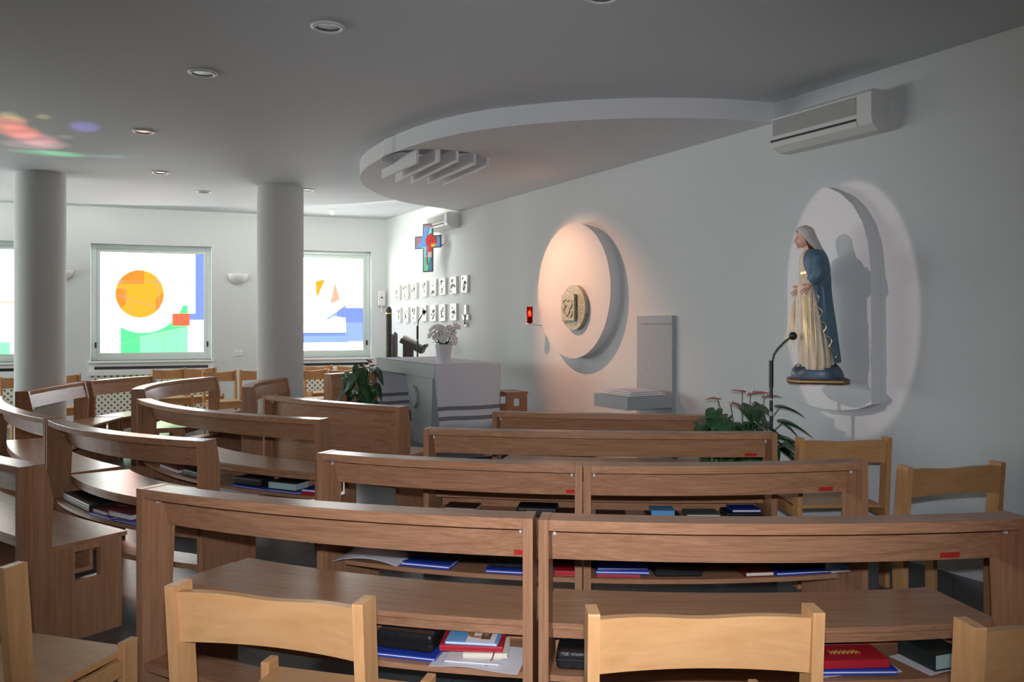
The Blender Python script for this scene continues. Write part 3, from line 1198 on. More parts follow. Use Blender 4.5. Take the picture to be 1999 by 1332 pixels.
# near right pew
g = 'books on the right front pew shelf'
item(r1r, 1086, 1150, 0, 0.062, 0.16, 'case', 'leather', 'book_case', 'black zip case at the left end of right front shelf', 'case', d=0.085, group=g)
item(r1r, 1600, 1760, 0, 0.004, 0.17, 'sheet', 'paper', 'paper_stack', 'white sheet poking out from under a blue folder', 'paper', d=0.085, rz=0.1, group=g)
item(r1r, 1592, 1752, 0.0055, 0.017, 0.19, 'folder', 'blue', 'ring_binder', 'blue folder under the gold-lettered red book', 'folder', d=0.07, rz=-0.04, group=g)
rb = item(r1r, 1606, 1736, 0.024, 0.026, 0.13, 'spine', 'red', 'hymn_book', 'red hardback with gold letters on a blue folder', 'book', d=0.08, rz=0.0, group=g)


def glyphs(parent, x0, y0, z, h, strokes, mat, name):
    """raised lettering from simple strokes"""
    mb = MB()
    for (a, b) in strokes:
        mb.tube([(x0 + a[0] * h, y0 + a[1] * h, z), (x0 + b[0] * h, y0 + b[1] * h, z)], h * 0.09, 5)
    mb.build(name, mat, parent)


st = []
for k in range(7):       # decorative gold lettering, not legible in the photo
    x = k * 0.55
    st += [((x, 0), (x + 0.08, 1)), ((x + 0.05, 0.55), (x + 0.4, 0.6)), ((x + 0.4, 0.02), (x + 0.45, 0.95 if k % 2 else 0.5))]
glyphs(rb, -0.058, -0.01, 0.0263, 0.026, st, plain('gold_leaf_print', (0.55, 0.36, 0.08), 0.4), 'gilt_lettering')
item(r1r, 1798, 1885, 0, 0.004, 0.17, 'sheet', 'paper', 'paper_stack', 'white paper beneath the thick dark green book', 'paper', d=0.075, rz=0.25, group=g)
item(r1r, 1812, 1882, 0.0055, 0.055, 0.16, B, 'darkgreen', 'prayer_book', 'thick dark green book with pale mint page edges', 'book', d=0.085, rz=0.2, group=g, edge='mint')
# second row left
g = 'books and papers on the second-row left shelf'
item(r2l, 650, 775, 0, 0.032, 0.22, 'curl', 'print', 'paper_stack', 'curled printed sheet on the second-row left shelf', 'paper', d=0.005, rz=0.0, group=g)
item(r2l, 783, 876, 0, 0.022, 0.20, 'folder', 'blue', 'ring_binder', 'blue folder with white sheets right of the curled sheet', 'folder', d=0.06, group=g)
item(r2l, 795, 880, 0.023, 0.05, 0.14, 'case', 'leather', 'book_case', 'black case on the blue folder near the curled sheet', 'case', d=0.10, group=g)
item(r2l, 948, 1040, 0, 0.016, 0.20, 'folder', 'blue', 'ring_binder', 'bright blue folder below red tape at second row', 'folder', d=0.06, group=g)
item(r2l, 956, 1034, 0.017, 0.05, 0.14, 'case', 'leather', 'book_case', 'black case on bright blue folder, second row left', 'case', d=0.09, group=g)
item(r2l, 1082, 1128, 0, 0.022, 0.14, 'spine', 'red', 'hymn_book', 'red book seen through the right front pew', 'book', d=0.07, group=g)
# second row right
g = 'books on the second-row right shelf'
item(r2r, 1166, 1250, 0, 0.012, 0.15, 'spine', 'red', 'hymn_book', 'thin red book under two blue folders, second row', 'book', d=0.07, group=g)
item(r2r, 1163, 1268, 0.0125, 0.016, 0.20, 'folder', 'blue', 'ring_binder', 'lower blue folder lying on a thin red book', 'folder', d=0.07, group=g)
item(r2r, 1165, 1264, 0.029, 0.014, 0.19, 'folder', 'blue', 'ring_binder', 'upper blue folder lying on another blue folder', 'folder', d=0.075, rz=0.04, group=g)
item(r2r, 1279, 1371, 0, 0.042, 0.15, 'case', 'leather', 'book_case', 'flat black case midway along second-row right shelf', 'case', d=0.08, group=g)
item(r2r, 1456, 1512, 0, 0.022, 0.15, B, 'darkred', 'hymn_book', 'dark red book showing cream page edges', 'book', d=0.06, group=g)
item(r2r, 1516, 1620, 0, 0.017, 0.20, 'folder', 'blue', 'ring_binder', 'blue folder right of the cream-edged red book', 'folder', d=0.06, group=g)
item(r2r, 1522, 1612, 0.018, 0.035, 0.15, 'case', 'leather', 'book_case', 'black case on the rightmost second-row blue folder', 'case', d=0.09, group=g)
item(r2r, 1624, 1662, 0, 0.008, 0.15, B, 'paper', 'booklet', 'white booklet at the right end of second-row shelf', 'booklet', d=0.06, group=g, edge='paper')
item(r2r, 1622, 1662, 0.0085, 0.007, 0.15, B, 'skyblue', 'booklet', 'pale blue booklet on top of a white booklet', 'booklet', d=0.065, group=g, edge='paper')
# third row
g = 'books on the third-row shelf'
item(r3, 866, 928, 0, 0.035, 0.15, B, 'brown_cover', 'prayer_book', 'brown book alone at left of third-row shelf', 'book', d=0.09, group=g, edge='mint')
item(r3, 1008, 1086, 0, 0.055, 0.16, 'case', 'leather', 'book_case', 'black case on third-row shelf beside gap between pews', 'case', d=0.08, group=g)
item(r3, 1089, 1135, 0, 0.025, 0.15, B, 'brown_cover', 'prayer_book', 'dark illustrated book right of the third-row black case', 'book', d=0.09, group=g)
item(r3, 1164, 1222, 0, 0.018, 0.15, B, 'brown_cover', 'booklet', 'thin brown booklet on third-row shelf, right of the post gap', 'booklet', d=0.09, group=g)
item(r3, 1264, 1330, 0, 0.020, 0.16, 'case', 'leather', 'book_case', 'flat black case under the bright blue paperback', 'case', d=0.08, group=g)
item(r3, 1272, 1318, 0.021, 0.030, 0.13, B, 'skyblue', 'paperback_book', 'bright blue paperback on flat black case', 'book', d=0.085, group=g, edge='skyblue')
item(r3, 1341, 1406, 0, 0.030, 0.15, B, 'green_cover', 'prayer_book', 'grey-green book on the third-row shelf', 'book', d=0.09, group=g)
item(r3, 1419, 1490, 0, 0.040, 0.16, 'case', 'leather', 'book_case', 'black case at right end of third-row shelf', 'case', d=0.085, group=g)
item(r3, 1430, 1486, 0.041, 0.016, 0.14, B, 'blue', 'booklet', 'blue illustrated booklet on rightmost third-row case', 'booklet', d=0.09, group=g, edge='paper')
# curved left pews
g = 'books on the curved left pews'
item(l1, 126, 178, 0, 0.05, 0.15, 'case', 'leather', 'book_case', 'black case at left end under red-glint seat', 'case', d=0.085, group=g)
item(l1, 181, 206, 0, 0.012, 0.20, 'folder', 'blue', 'ring_binder', 'blue folder under a small dark red book, left pew', 'folder', d=0.06, group=g, fit=0.24)
item(l1, 184, 204, 0.0125, 0.020, 0.13, B, 'darkred', 'hymn_book', 'small dark red book on a blue folder, left pew', 'book', d=0.08, group=g, fit=0.17, edge='paper')
item(l1, 232, 256, 0, 0.014, 0.19, 'folder', 'blue', 'ring_binder', 'blue folder by the near left post of front pew', 'folder', d=0.06, group=g, fit=0.20)
item(l1, 212, 256, 0.0145, 0.034, 0.14, B, 'darkred', 'hymn_book', 'dark red book leaning over a folder near front post', 'book', d=0.08, group=g, edge='paper')
item(l2, 312, 348, 0, 0.028, 0.14, B, 'darkred', 'hymn_book', 'red book with white edges on shelf below pink-glint pew', 'book', d=0.085, group=g, edge='paper')
item(l2, 356, 386, 0, 0.045, 0.14, 'case', 'leather', 'book_case', 'black case left of pew end, below pink-glint pew', 'case', d=0.085, group=g)
item(l2, 449, 516, 0, 0.012, 0.20, 'folder', 'blue', 'ring_binder', 'blue folder under a black book with pale strap', 'folder', d=0.06, group=g)
item(l2, 456, 508, 0.0125, 0.05, 0.14, 'case', 'leather', 'book_case', 'black strapped case left of two on pink-glint pew', 'case', d=0.085, group=g)
item(l2, 520, 586, 0, 0.012, 0.20, 'folder', 'blue', 'ring_binder', 'blue folder under thick black book with pale edges', 'folder', d=0.06, group=g)
item(l2, 523, 578, 0.0125, 0.05, 0.14, B, 'black', 'prayer_book', 'thick black book with pale green page edges', 'book', d=0.085, group=g, edge='mint')
item(l2, 588, 617, 0, 0.018, 0.15, 'spine', 'red', 'hymn_book', 'red book at right end under a blue book', 'book', d=0.07, group=g)
item(l2, 588, 617, 0.0185, 0.018, 0.15, B, 'blue', 'prayer_book', 'blue book with white edges on top of red book', 'book', d=0.07, group=g, edge='paper')
# sheet on the chair by the wall
mb = MB()
mb.box(-0.17, 0.17, -0.13, 0.13, 0, 0.006)
mb.build('sheets', M['paper'], so := thing('paper_stack', 'white sheet lying on the chair seat by right wall', 'paper', Vector(chB.location) + Vector((-0.26 * math.sin(chB.rotation_euler.z), 0.26 * math.cos(chB.rotation_euler.z), 0.4555)), chB.rotation_euler.z + 0.05))

# ------------------------------------------------------------------ canopy over the altar
Aw = rw(at_rw(1494, 237.7)[0], 0, 0)
cc = Vector((0.957, 8.153, 0))
mb = MB()
ZB = 2.915
pts_px = [(1494, 237.7), (1400, 231.5), (1295, 230), (1190, 232), (1090, 237.6), (967, 248.7), (856, 268), (762, 299), (711, 328), (700.5, 346), (706, 358), (721, 371), (762, 389), (810, 399.5), (856, 405.7), (890, 411)]
ring = [at(x, y, ZB) for x, y in pts_px]
# smooth the outline
def smooth_open(P, it=3):
    for _ in range(it):
        Q = [P[0]]
        for i in range(len(P) - 1):
            Q.append(P[i] * 0.75 + P[i + 1] * 0.25)
            Q.append(P[i] * 0.25 + P[i + 1] * 0.75)
        Q.append(P[-1])
        P = Q
    return P
ring = smooth_open(ring, 2)
e0 = (ring[0] - Vector((WD, 0, 0))).dot(U)
e1 = (ring[-1] - Vector((WD, 0, 0))).dot(U)
ring = [rw(e0 - 0.01, -0.03, ZB)] + ring + [rw(e1 + 0.12, -0.03, ZB)]
canopy = thing('altar_canopy', 'white half-round dropped ceiling canopy above the altar', 'canopy', (0, 0, 0))
# soffit with a round lamp opening: outline fan joined to the opening
oc = Vector((-0.70, 7.42, ZB))
orr = 0.46
n = 96
outer = ring
tot = [0.0]
for i in range(len(outer)):
    tot.append(tot[-1] + (outer[(i + 1) % len(outer)] - outer[i]).length)
fine = []
for k in range(n):
    d = tot[-1] * k / n
    i = max(j for j in range(len(outer)) if tot[j] <= d)
    a, b = outer[i], outer[(i + 1) % len(outer)]
    fine.append(a.lerp(b, (d - tot[i]) / max(1e-9, tot[i + 1] - tot[i])))
rev = sorted(range(n), key=lambda k: math.atan2(fine[k].y - oc.y, fine[k].x - oc.x))
hole = []
for p in fine:
    a = math.atan2(p.y - oc.y, p.x - oc.x)
    hole.append(oc + Vector((orr * math.cos(a), orr * math.sin(a), 0)))
mb.add(fine + hole, [[k, (k + 1) % n, n + (k + 1) % n, n + k] for k in range(n)])
top = [Vector((p.x, p.y, HC + 0.005)) for p in fine]
mb.add(fine + top, [[k, n + k, n + (k + 1) % n, (k + 1) % n] for k in range(n)])
htop = [Vector((p.x, p.y, HC - 0.005)) for p in hole]
mb.add(hole + htop, [[k, (k + 1) % n, n + (k + 1) % n, n + k] for k in range(n)])
mb.build('soffit', M['canopy'], canopy)
for (xa, ya), (xb, yb) in (((747, 332), (815, 300)), ((774, 340), (857, 297)), ((804, 343), (893, 297)), ((836, 345), (927, 303)), ((868, 346), (953, 307))):
    a, b = at(xa, ya, ZB), at(xb, yb, ZB)
    d = (b - a).normalized()
    nn = Vector((-d.y, d.x, 0)) * 0.012
    mb = MB()
    q = [a - nn, b - nn, b + nn, a + nn]
    mb.prism([v - UP * 0.085 for v in q], [v + UP * 0.04 for v in q])
    mb.build('louvre', M['canopy'], canopy)

# ------------------------------------------------------------------ ceiling fittings
for (x, y, lab) in ((640, 52, 'recessed downlight nearest the camera, with dark glass'), (396, 142, 'recessed downlight with dark green glass, second from the front'), (280, 256, 'recessed downlight right of the colour flecks on the ceiling'),
                    (313, 336, 'recessed downlight between the pillars, nearer left one'), (398, 374, 'recessed downlight far back, over the window chairs'), (598, 370, 'recessed downlight at the top of the right pillar'),
                    (1176, -8, 'recessed downlight just cut by the top edge')):
    v = at(x, y, HC)
    o = thing('downlight', lab, 'downlight', (v.x, v.y, HC), 0, 'recessed ceiling downlights')
    mb = MB()
    mb.lathe([(0.066, -0.003), (0.066, -0.011), (0.078, -0.013), (0.092, -0.004), (0.092, 0.0), (0.066, 0.0)], 40, cap0=False, cap1=False)
    mb.build('trim_ring', M['white'], o)
    mb = MB()
    mb.lathe([(0.066, -0.004), (0.03, -0.0025)], 40)
    mb.build('lamp_glass', M['lens_off'], o)
v = at(649, 417, HC + 0.065 - 0.05)
o = thing('motion_sensor', 'small white sensor hanging from the far ceiling strip', 'sensor', (v.x, v.y, HC + 0.065))
mb = MB()
mb.lathe([(0.05, 0), (0.05, -0.02), (0.04, -0.04), (0.035, -0.075)], 20)
mb.build('housing', M['white'], o)
mb = MB()
mb.ball((0, 0, -0.075), 0.03, seg=16)
mb.build('lens', M['ac_grille'], o)


# ------------------------------------------------------------------ air conditioners
def aircon(s_near, s_far, zb, zt, prot, lab):
    L = s_far - s_near
    o = rw_thing('air_conditioner', lab, 'air conditioner', (s_near + s_far) / 2, 0, zb)
    H = zt - zb
    prof = [(0, 0.0), (0, H), (prot * 0.86, H), (prot, H * 0.93), (prot, H * 0.30), (prot * 0.92, H * 0.15), (prot * 0.62, 0.0)]
    mb = MB()
    mb.prism([Vector((-L / 2, d, z)) for d, z in prof][::-1], [Vector((L / 2, d, z)) for d, z in prof][::-1])
    mb.build('housing', M['ac_white'], o, bevel=0.006)
    mb = MB()
    k = RWX
    x0, x1 = (-L / 2 + 0.008, L / 2 - 0.11) if k < 0 else (-L / 2 + 0.11, L / 2 - 0.008)
    mb.box(x0, x1, prot - 0.002, prot + 0.002, H * 0.44, H * 0.88)
    mb.build('intake_grille', M['ac_grille'], o)
    mb = MB()
    for i in range(14):
        z = H * (0.45 + 0.42 * i / 13)
        mb.box(x0, x1, prot + 0.001, prot + 0.005, z - 0.0012, z + 0.0012)
    mb.build('grille_bars', M['ac_white'], o)
    mb = MB()
    mb.box(x0 - 0.0, x1 + 0.02, prot - 0.004, prot + 0.003, H * 0.28, H * 0.335)
    mb.build('outlet_slot', M['black'], o)
    mb = MB()
    a = [(prot * 0.99, H * 0.27), (prot * 1.02, H * 0.26), (prot * 0.95, H * 0.14), (prot * 0.92, H * 0.15)]
    mb.prism([Vector((x0, d, z)) for d, z in a][::-1], [Vector((x1 + 0.02, d, z)) for d, z in a][::-1])
    mb.build('outlet_flap', M['ac_white'], o)
    return o


aircon(5.892, 6.71, 2.655, 2.91, 0.17, 'large white air conditioner on right wall, above the statue')
s_a = at_rw(898, 430)[0]
s_b = at_rw(832, 430, 0.2)[0]
aircon(s_a, s_b, 2.705, 2.91, 0.19, 'far white air conditioner behind the stained glass cross')

# ------------------------------------------------------------------ tabernacle disc on the right wall
def wall_disc(mb, r, t0, t1, seg=96, rb=None):
    rb = rb or r
    A = [Vector((rb * math.cos(a), t0, rb * math.sin(a))) for a in [2 * math.pi * k / seg for k in range(seg)]]
    Bq = [Vector((r * math.cos(a), t1, r * math.sin(a))) for a in [2 * math.pi * k / seg for k in range(seg)]]
    mb.loft([Bq, A], smooth=False)


o = rw_thing('plaster_disc', 'large white round plaster disc lit warm on right wall', 'wall disc', _ds, 0, _dz)
mb = MB()
wall_disc(mb, 0.672, 0.0, 0.12, rb=0.66)
mb.build('disc', M['plaster'], o, bevel=0.006)
ts, tz = at_rw(1120.5, 601, 0.15)
o = rw_thing('tabernacle', 'round bronze tabernacle with square door on the white disc', 'tabernacle', ts, 0.12, tz)
mb = MB()
wall_disc(mb, 0.222, 0.0, 0.045, 64)
mb.build('round_plate', M['bronze'], o, bevel=0.006)
mb = MB()
dx = -RWX * -0.045
mb.box(dx - 0.118, dx + 0.118, 0.045, 0.075, -0.13, 0.132)
door = mb.build('door', M['bronze'], o, bevel=0.004)
mb = MB()
for (cx, cz, rr) in ((dx - 0.03, 0.03, 0.05), (dx + 0.02, -0.03, 0.055), (dx + 0.05, 0.05, 0.03), (dx - 0.05, -0.06, 0.035)):
    pts = []
    for k in range(26):
        a = k / 25 * 4.9 + cx * 40
        pts.append((cx + rr * math.cos(a) * (0.6 + 0.4 * math.cos(2 * a)), 0.077, cz + rr * math.sin(a)))
    mb.tube(pts, 0.006, 6)
mb.build('relief', M['bronze'], door)
# sanctuary lamp
ls, lz = at_rw(1034, 632, 0.22)
o = rw_thing('sanctuary_lamp', 'red glass sanctuary lamp on a bracket left of the disc', 'lamp', ls, 0.0, lz)
mb = MB()
mb.tube([(0, 0, -0.02), (0, 0.10, -0.02), (0, 0.22, -0.004)], 0.006, 8)
mb.lathe([(0.05, -0.006), (0.052, 0.0), (0.03, 0.003)], 20, mat=Matrix.Translation((0, 0.22, 0)))
mb.lathe([(0.03, -0.02), (0.03, 0.012)], 16, mat=Matrix.Rotation(math.pi / 2, 4, 'X'))
mb.build('bracket', M['chrome'], o)
mb = MB()
mb.lathe([(0.030, 0.003), (0.033, 0.02), (0.033, 0.18), (0.029, 0.18), (0.029, 0.01)], 20, mat=Matrix.Translation((0, 0.22, 0)), cap0=False, cap1=False)
mb.build('red_glass', M['glass_red'], o)
mb = MB()
mb.lathe([(0.024, 0.006), (0.024, 0.075)], 14, mat=Matrix.Translation((0, 0.22, 0)))
mb.build('candle', M['paper'], o)
mb = MB()
mb.ball((0, 0.22, 0.105), 0.013, sc=(1, 1, 2.2))
mb.build('flame', plain('flame', (1, 0.5, 0.2), 0.5, emit=((1.0, 0.45, 0.15), 16)), o)

# ------------------------------------------------------------------ credence: wall slab with shelf
sf, zf = at_rw(1243, 617, 0.04)
sn, _ = at_rw(1312, 617, 0.04)
o = rw_thing('credence_shelf', 'grey stone wall slab with a jutting shelf, right of disc', 'shelf', (sf + sn) / 2, 0, 0)
w = abs(sf - sn)
mb = MB()
mb.box(-w / 2, w / 2, 0, 0.04, 0, zf - 0.075)
mb.box(-w / 2, w / 2, 0, 0.04, zf - 0.071, zf)
mb.build('back_slab', M['stone_pale'], o, bevel=0.003)
c1 = at(1228, 784, 0.84)
cs = abs((c1 - Vector((WD, 0, 0))).dot(N))
mb = MB()
zsh = 0.845
mb.box(-w / 2, w / 2, 0.04, 0.50, zsh - 0.105, zsh)
mb.build('shelf_slab', M['stone_pale'], o, bevel=0.004)
cl = rw_thing('folded_cloth', 'folded white altar linen lying on the grey shelf', 'cloth', (sf + sn) / 2, 0.27, zsh)
mb = MB()
for k in range(3):
    x, y = w / 2 - 0.03 - 0.02 * k, 0.19 - 0.02 * k
    mb.box(-x, x, -y, y, 0.001 + 0.014 * k, 0.013 + 0.014 * k)
mb.build('linen', M['paper'], cl, bevel=0.006)

# ------------------------------------------------------------------ altar
s0, t0, AL, AW = 9.88, 1.41, 1.68, 0.72
altar = rw_thing('altar', 'grey stone altar table with tapering base and crescent relief', 'altar', s0 + AL / 2, t0 - AW / 2, 0.24)
nx = -RWX            # local x sign of the near end is +1 when local x = -U
mb = MB()
TOPZ = 1.05 - 0.24
mb.box(-AL / 2, AL / 2, -AW / 2, AW / 2, TOPZ - 0.135, TOPZ)
mb.build('mensa', M['stone'], altar, bevel=0.004)
mb = MB()
xn = AL / 2 * (1 if RWX < 0 else -1)
def bx(a): return a * (1 if RWX < 0 else -1)
lo = [(bx(0.30), -0.24), (bx(0.72), -0.24), (bx(0.72), AW / 2 - 0.012), (bx(0.30), AW / 2 - 0.012)]
hi = [(bx(0.05), -0.28), (bx(0.78), -0.28), (bx(0.78), AW / 2 - 0.012), (bx(0.05), AW / 2 - 0.012)]
if RWX > 0:
    lo, hi = lo[::-1], hi[::-1]
mb.prism([Vector((x, y, 0)) for x, y in lo], [Vector((x, y, TOPZ - 0.135)) for x, y in hi])
mb.build('altar_base', M['stone'], altar)
mb = MB()
arc, arc2 = [], []
for k in range(21):
    a = -math.pi / 2 + math.pi * k / 20
    arc.append((0.12 * math.cos(a), 0.115 * math.sin(a)))
    arc2.append((0.055 * math.cos(a), 0.115 * math.sin(a)))
poly = arc + arc2[::-1][1:-1]
yy = AW / 2 - 0.03
A_ = [Vector((bx(0.30 + x), yy - 0.02, 0.46 + z)) for x, z in poly]
B_ = [Vector((bx(0.30 + x), yy + 0.05, 0.46 + z)) for x, z in poly]
mb.prism(A_, B_) if RWX > 0 else mb.prism(B_, A_)
mb.build('crescent_relief', M['stone'], altar)
# cloth: runner over the top, hanging at both ends
cloth = rw_thing('altar_cloth', 'white altar cloth with two grey stripes hanging over altar ends', 'tablecloth', s0 + AL / 2, t0 - AW / 2, 0.24)


def cloth_prof(side, y):
    pass


V, F, MI = [], [], []
mb = MB()
rows = []
zb = 0.42 - 0.24
zs = [zb + 0.0, zb + 0.075, zb + 0.075, 0.52 - 0.24, 0.545 - 0.24, 0.60 - 0.24, 0.625 - 0.24, 0.75 - 0.24, 0.90 - 0.24, TOPZ - 0.02, TOPZ + 0.004]
zs = [0.18, 0.265, 0.305, 0.362, 0.402, 0.50, 0.62, 0.72, TOPZ - 0.015, TOPZ + 0.004]
stripe = {1: 1, 3: 1}
ny = 30


def drape(sx):
    R = []
    for k, z in enumerate(zs):
        row = []
        for j in range(ny + 1):
            v = -1 + 2 * j / ny
            f = max(0.0, (TOPZ - z)) / 0.65
            wav = 0.09 * f * abs(((v * 1.1 + 0.25) % 2) - 1) + 0.008 * f * (1 + math.sin(v * 9))
            out = 0.006 + wav + 0.03 * f
            y = v * (AW / 2 + 0.004) * (1 - 0.10 * f)
            row.append(Vector((sx * (AL / 2 + max(0.004, out)), y, z)))
        R.append(row)
    return R


for sx in (-1, 1):
    R = drape(sx)
    n0 = ny + 1
    b0 = len(mb.v)
    mb.v += [p for r in R for p in r]
    for k in range(len(R) - 1):
        for j in range(ny):
            mb.f.append([b0 + k * n0 + j, b0 + k * n0 + j + 1, b0 + (k + 1) * n0 + j + 1, b0 + (k + 1) * n0 + j])
            mb.mi.append(1 if k in (1, 3) else 0)
            mb.sm.append(True)
tz_ = TOPZ + 0.004
mb.add([(-AL / 2 - 0.006, -AW / 2 - 0.004, tz_), (AL / 2 + 0.006, -AW / 2 - 0.004, tz_), (AL / 2 + 0.006, AW / 2 + 0.004, tz_), (-AL / 2 - 0.006, AW / 2 + 0.004, tz_)], [(0, 1, 2, 3)])
co = mb.build('cloth', [plain('white_linen', (0.66, 0.67, 0.72), 0.85, bump=0.1, bscale=200), plain('grey_linen', (0.20, 0.205, 0.22), 0.85)], cloth)
md = co.modifiers.new('thickness', 'SOLIDIFY')
md.thickness = 0.003
md.offset = 1


# ------------------------------------------------------------------ flowers on the altar
def at_z(x, y, z):
    return at(x, y, z)


def leaf_mesh(mb, base, direction, length, width, droop=0.3, mi=0):
    """a heart-shaped leaf blade with a shallow fold"""
    d = Vector(direction).normalized()
    side = d.cross(UP)
    if side.length < 1e-3:
        side = Vector((1, 0, 0))
    side.normalize()
    up = side.cross(d).normalized()
    prof = [(-0.18, 0.22), (-0.16, 0.5), (-0.08, 0.78), (0.04, 0.96), (0.16, 1.0), (0.30, 0.95), (0.45, 0.80), (0.60, 0.60), (0.75, 0.38), (0.88, 0.17), (1.0, 0.0)]
    L_, C_, R_ = [], [], []
    for t, w in prof:
        c = Vector(base) + d * length * t - UP * droop * length * max(0, t) ** 2
        tt = max(t, 0.0)
        C_.append(Vector(base) + d * length * tt - UP * droop * length * tt ** 2)
        L_.append(c + side * width * w * 0.5 + up * width * 0.13 * w)
        R_.append(c - side * width * w * 0.5 + up * width * 0.13 * w)
    n = len(prof)
    mb.add(L_ + C_ + R_, [[i, i + 1, n + i + 1, n + i] for i in range(n - 1)] + [[n + i, n + i + 1, 2 * n + i + 1, 2 * n + i] for i in range(n - 1)], mi, True)


fv = at(858.5, 711, 1.056)
fv = fv + Vector((0.03, 0.09, 0))
o = thing('flower_vase', 'white ribbed vase of white flowers on the altar', 'vase', (fv.x, fv.y, 1.0555), 0)
mb = MB()
mb.lathe([(0.055, 0), (0.062, 0.02), (0.082, 0.18), (0.086, 0.19), (0.078, 0.19), (0.07, 0.15)], 48, ripple=0.03, rn=16, cap1=True)
mb.build('vase', M['ceramic'], o)
rnd = random.Random(3)


def flower(c, r, rot):
    mb = MB()
    out = (Vector(c) - Vector((0, 0, 0.24)) + Vector((0, -0.07, 0.02))).normalized()
    Q = out.to_track_quat('Z', 'Y').to_matrix()
    for k in range(6):
        a = 2 * math.pi * k / 6 + rot
        m = Q @ Matrix.Rotation(a, 3, 'Z') @ Matrix.Rotation(-0.55, 3, 'Y')
        mb.ball(Vector(c) + Q @ Vector((math.cos(a), math.sin(a), 0.35)) * r * 0.5, r * 0.52, seg=10, rings=6, sc=(1.0, 0.78, 0.3), mat=m)
    mb.ball(Vector(c) + Q @ Vector((0, 0, r * 0.25)), r * 0.2, seg=8, rings=5)
    return mb


spots = [(-0.10, 0.02, 0.33), (-0.055, -0.03, 0.345), (-0.08, 0.05, 0.30), (0.0, -0.02, 0.30), (0.03, 0.03, 0.325), (0.075, 0.0, 0.30), (0.10, 0.03, 0.345), (0.115, -0.02, 0.35), (-0.03, 0.0, 0.25), (-0.06, -0.03, 0.25), (-0.11, -0.01, 0.27), (-0.02, -0.05, 0.33), (0.055, -0.03, 0.335), (0.06, 0.03, 0.26), (-0.03, 0.05, 0.29), (0.0, -0.06, 0.23), (0.03, -0.05, 0.27), (0.09, -0.04, 0.21), (0.085, -0.055, 0.235)]
for k, c in enumerate(spots):
    flower((c[0] * 1.12, c[1], c[2] + 0.01), 0.040 + 0.010 * rnd.random(), rnd.random()).build('blossom', M['petal'], o)
mb = MB()
for k in range(7):
    a = k * 0.9
    leaf_mesh(mb, (0.05 * math.cos(a), 0.05 * math.sin(a), 0.20), (math.cos(a), math.sin(a), 0.6), 0.09, 0.05, 0.5)
mb.build('leaves', M['leaf'], o)
mb = MB()
for c in spots:
    mb.tube([(c[0] * 0.2, c[1] * 0.2, 0.15), (c[0] * 0.6, c[1] * 0.6, c[2] * 0.75), (c[0], c[1], c[2] - 0.005)], 0.004, 6)
mb.build('stems', M['stem'], o)


def anthurium(name, label, loc, leaves, spathes, pot, rz=0.0):
    o = thing(name, label, 'plant', loc, rz)
    if pot == 'foil':
        mb = MB()
        mb.lathe([(0.10, 0), (0.13, 0.06), (0.15, 0.16), (0.19, 0.22), (0.17, 0.21), (0.12, 0.15)], 40, ripple=0.05, rn=9)
        mb.build('pot_wrap', M['foil'], o)
        zb = 0.15
    else:
        mb = MB()
        mb.lathe([(0.10, 0), (0.14, 0.24), (0.15, 0.24), (0.15, 0.27), (0.13, 0.27), (0.125, 0.23)], 32)
        mb.build('pot', M['pot_red'], o)
        zb = 0.23
    mb = MB()
    ms = MB()
    for (x, y, z, dx, dy, dz, L) in leaves:
        leaf_mesh(mb, (x, y, z), (dx, dy, dz), L, L * 0.80, 0.30)
        ms.tube([(x * 0.1, y * 0.1, zb), (x * 0.55, y * 0.55, zb + (z - zb) * 0.65), (x, y, z)], 0.0035, 6)
    lo_ = mb.build('leaves', M['leaf'], o)
    md = lo_.modifiers.new('t', 'SOLIDIFY')
    md.thickness = 0.0015
    for (x, y, z, dx, dy, dz, L) in spathes:
        ms.tube([(x * 0.1, y * 0.1, zb), (x * 0.7, y * 0.7, zb + (z - zb) * 0.6), (x, y, z)], 0.0035, 6)
        m2 = MB()
        leaf_mesh(m2, (x, y, z), (dx, dy, dz), L, L * 0.75, 0.15)
        fo = m2.build('flower', M['spathe'], o)
        md = fo.modifiers.new('t', 'SOLIDIFY')
        md.thickness = 0.0015
        m2 = MB()
        m2.tube([(x, y, z), (x + dx * 0.02, y + dy * 0.02, z + 0.045)], [0.006, 0.003], 8)
        m2.build('spadix', M['petal'], fo)
    ms.build('stems', M['stem'], o)
    return o


# plant at the left end of the altar: local x to the picture's right
rnd = random.Random(11)
pl = at(712, 770, 0.62)
lv = []
for k in range(24):
    x = rnd.uniform(-0.17, 0.15)
    z = rnd.uniform(0.30, 0.72) - 0.5 * abs(x) + 0.05
    lv.append((x, rnd.uniform(-0.13, 0.10), z, x * 4 + rnd.uniform(-0.5, 0.5), rnd.uniform(-0.7, 0.1), rnd.uniform(-1.0, -0.3), rnd.uniform(0.15, 0.22)))
sp = [(0.02, -0.05, 0.72, -0.6, -0.6, 0.2, 0.10), (0.09, -0.04, 0.74, 0.5, -0.6, 0.3, 0.10), (0.06, -0.02, 0.78, -0.3, -0.5, 0.4, 0.09), (0.08, -0.09, 0.55, 0.2, -0.8, 0.1, 0.10), (-0.18, -0.05, 0.62, -0.8, -0.4, 0.1, 0.06)]
anthurium('potted_anthurium', 'anthurium in silver wrap at the left of the altar', (at(712, 800, 0.24).x, at(712, 800, 0.24).y + 0.35, 0.0), lv, sp, 'foil')
bpy.context.view_layer.update()
PLX = [o for o in COL.objects if o.name == 'potted_anthurium'][0]
Yp = 8.75
PLX.location = ((712 - CX) / FPX * Yp, Yp, 0.24 if False else 0.0)
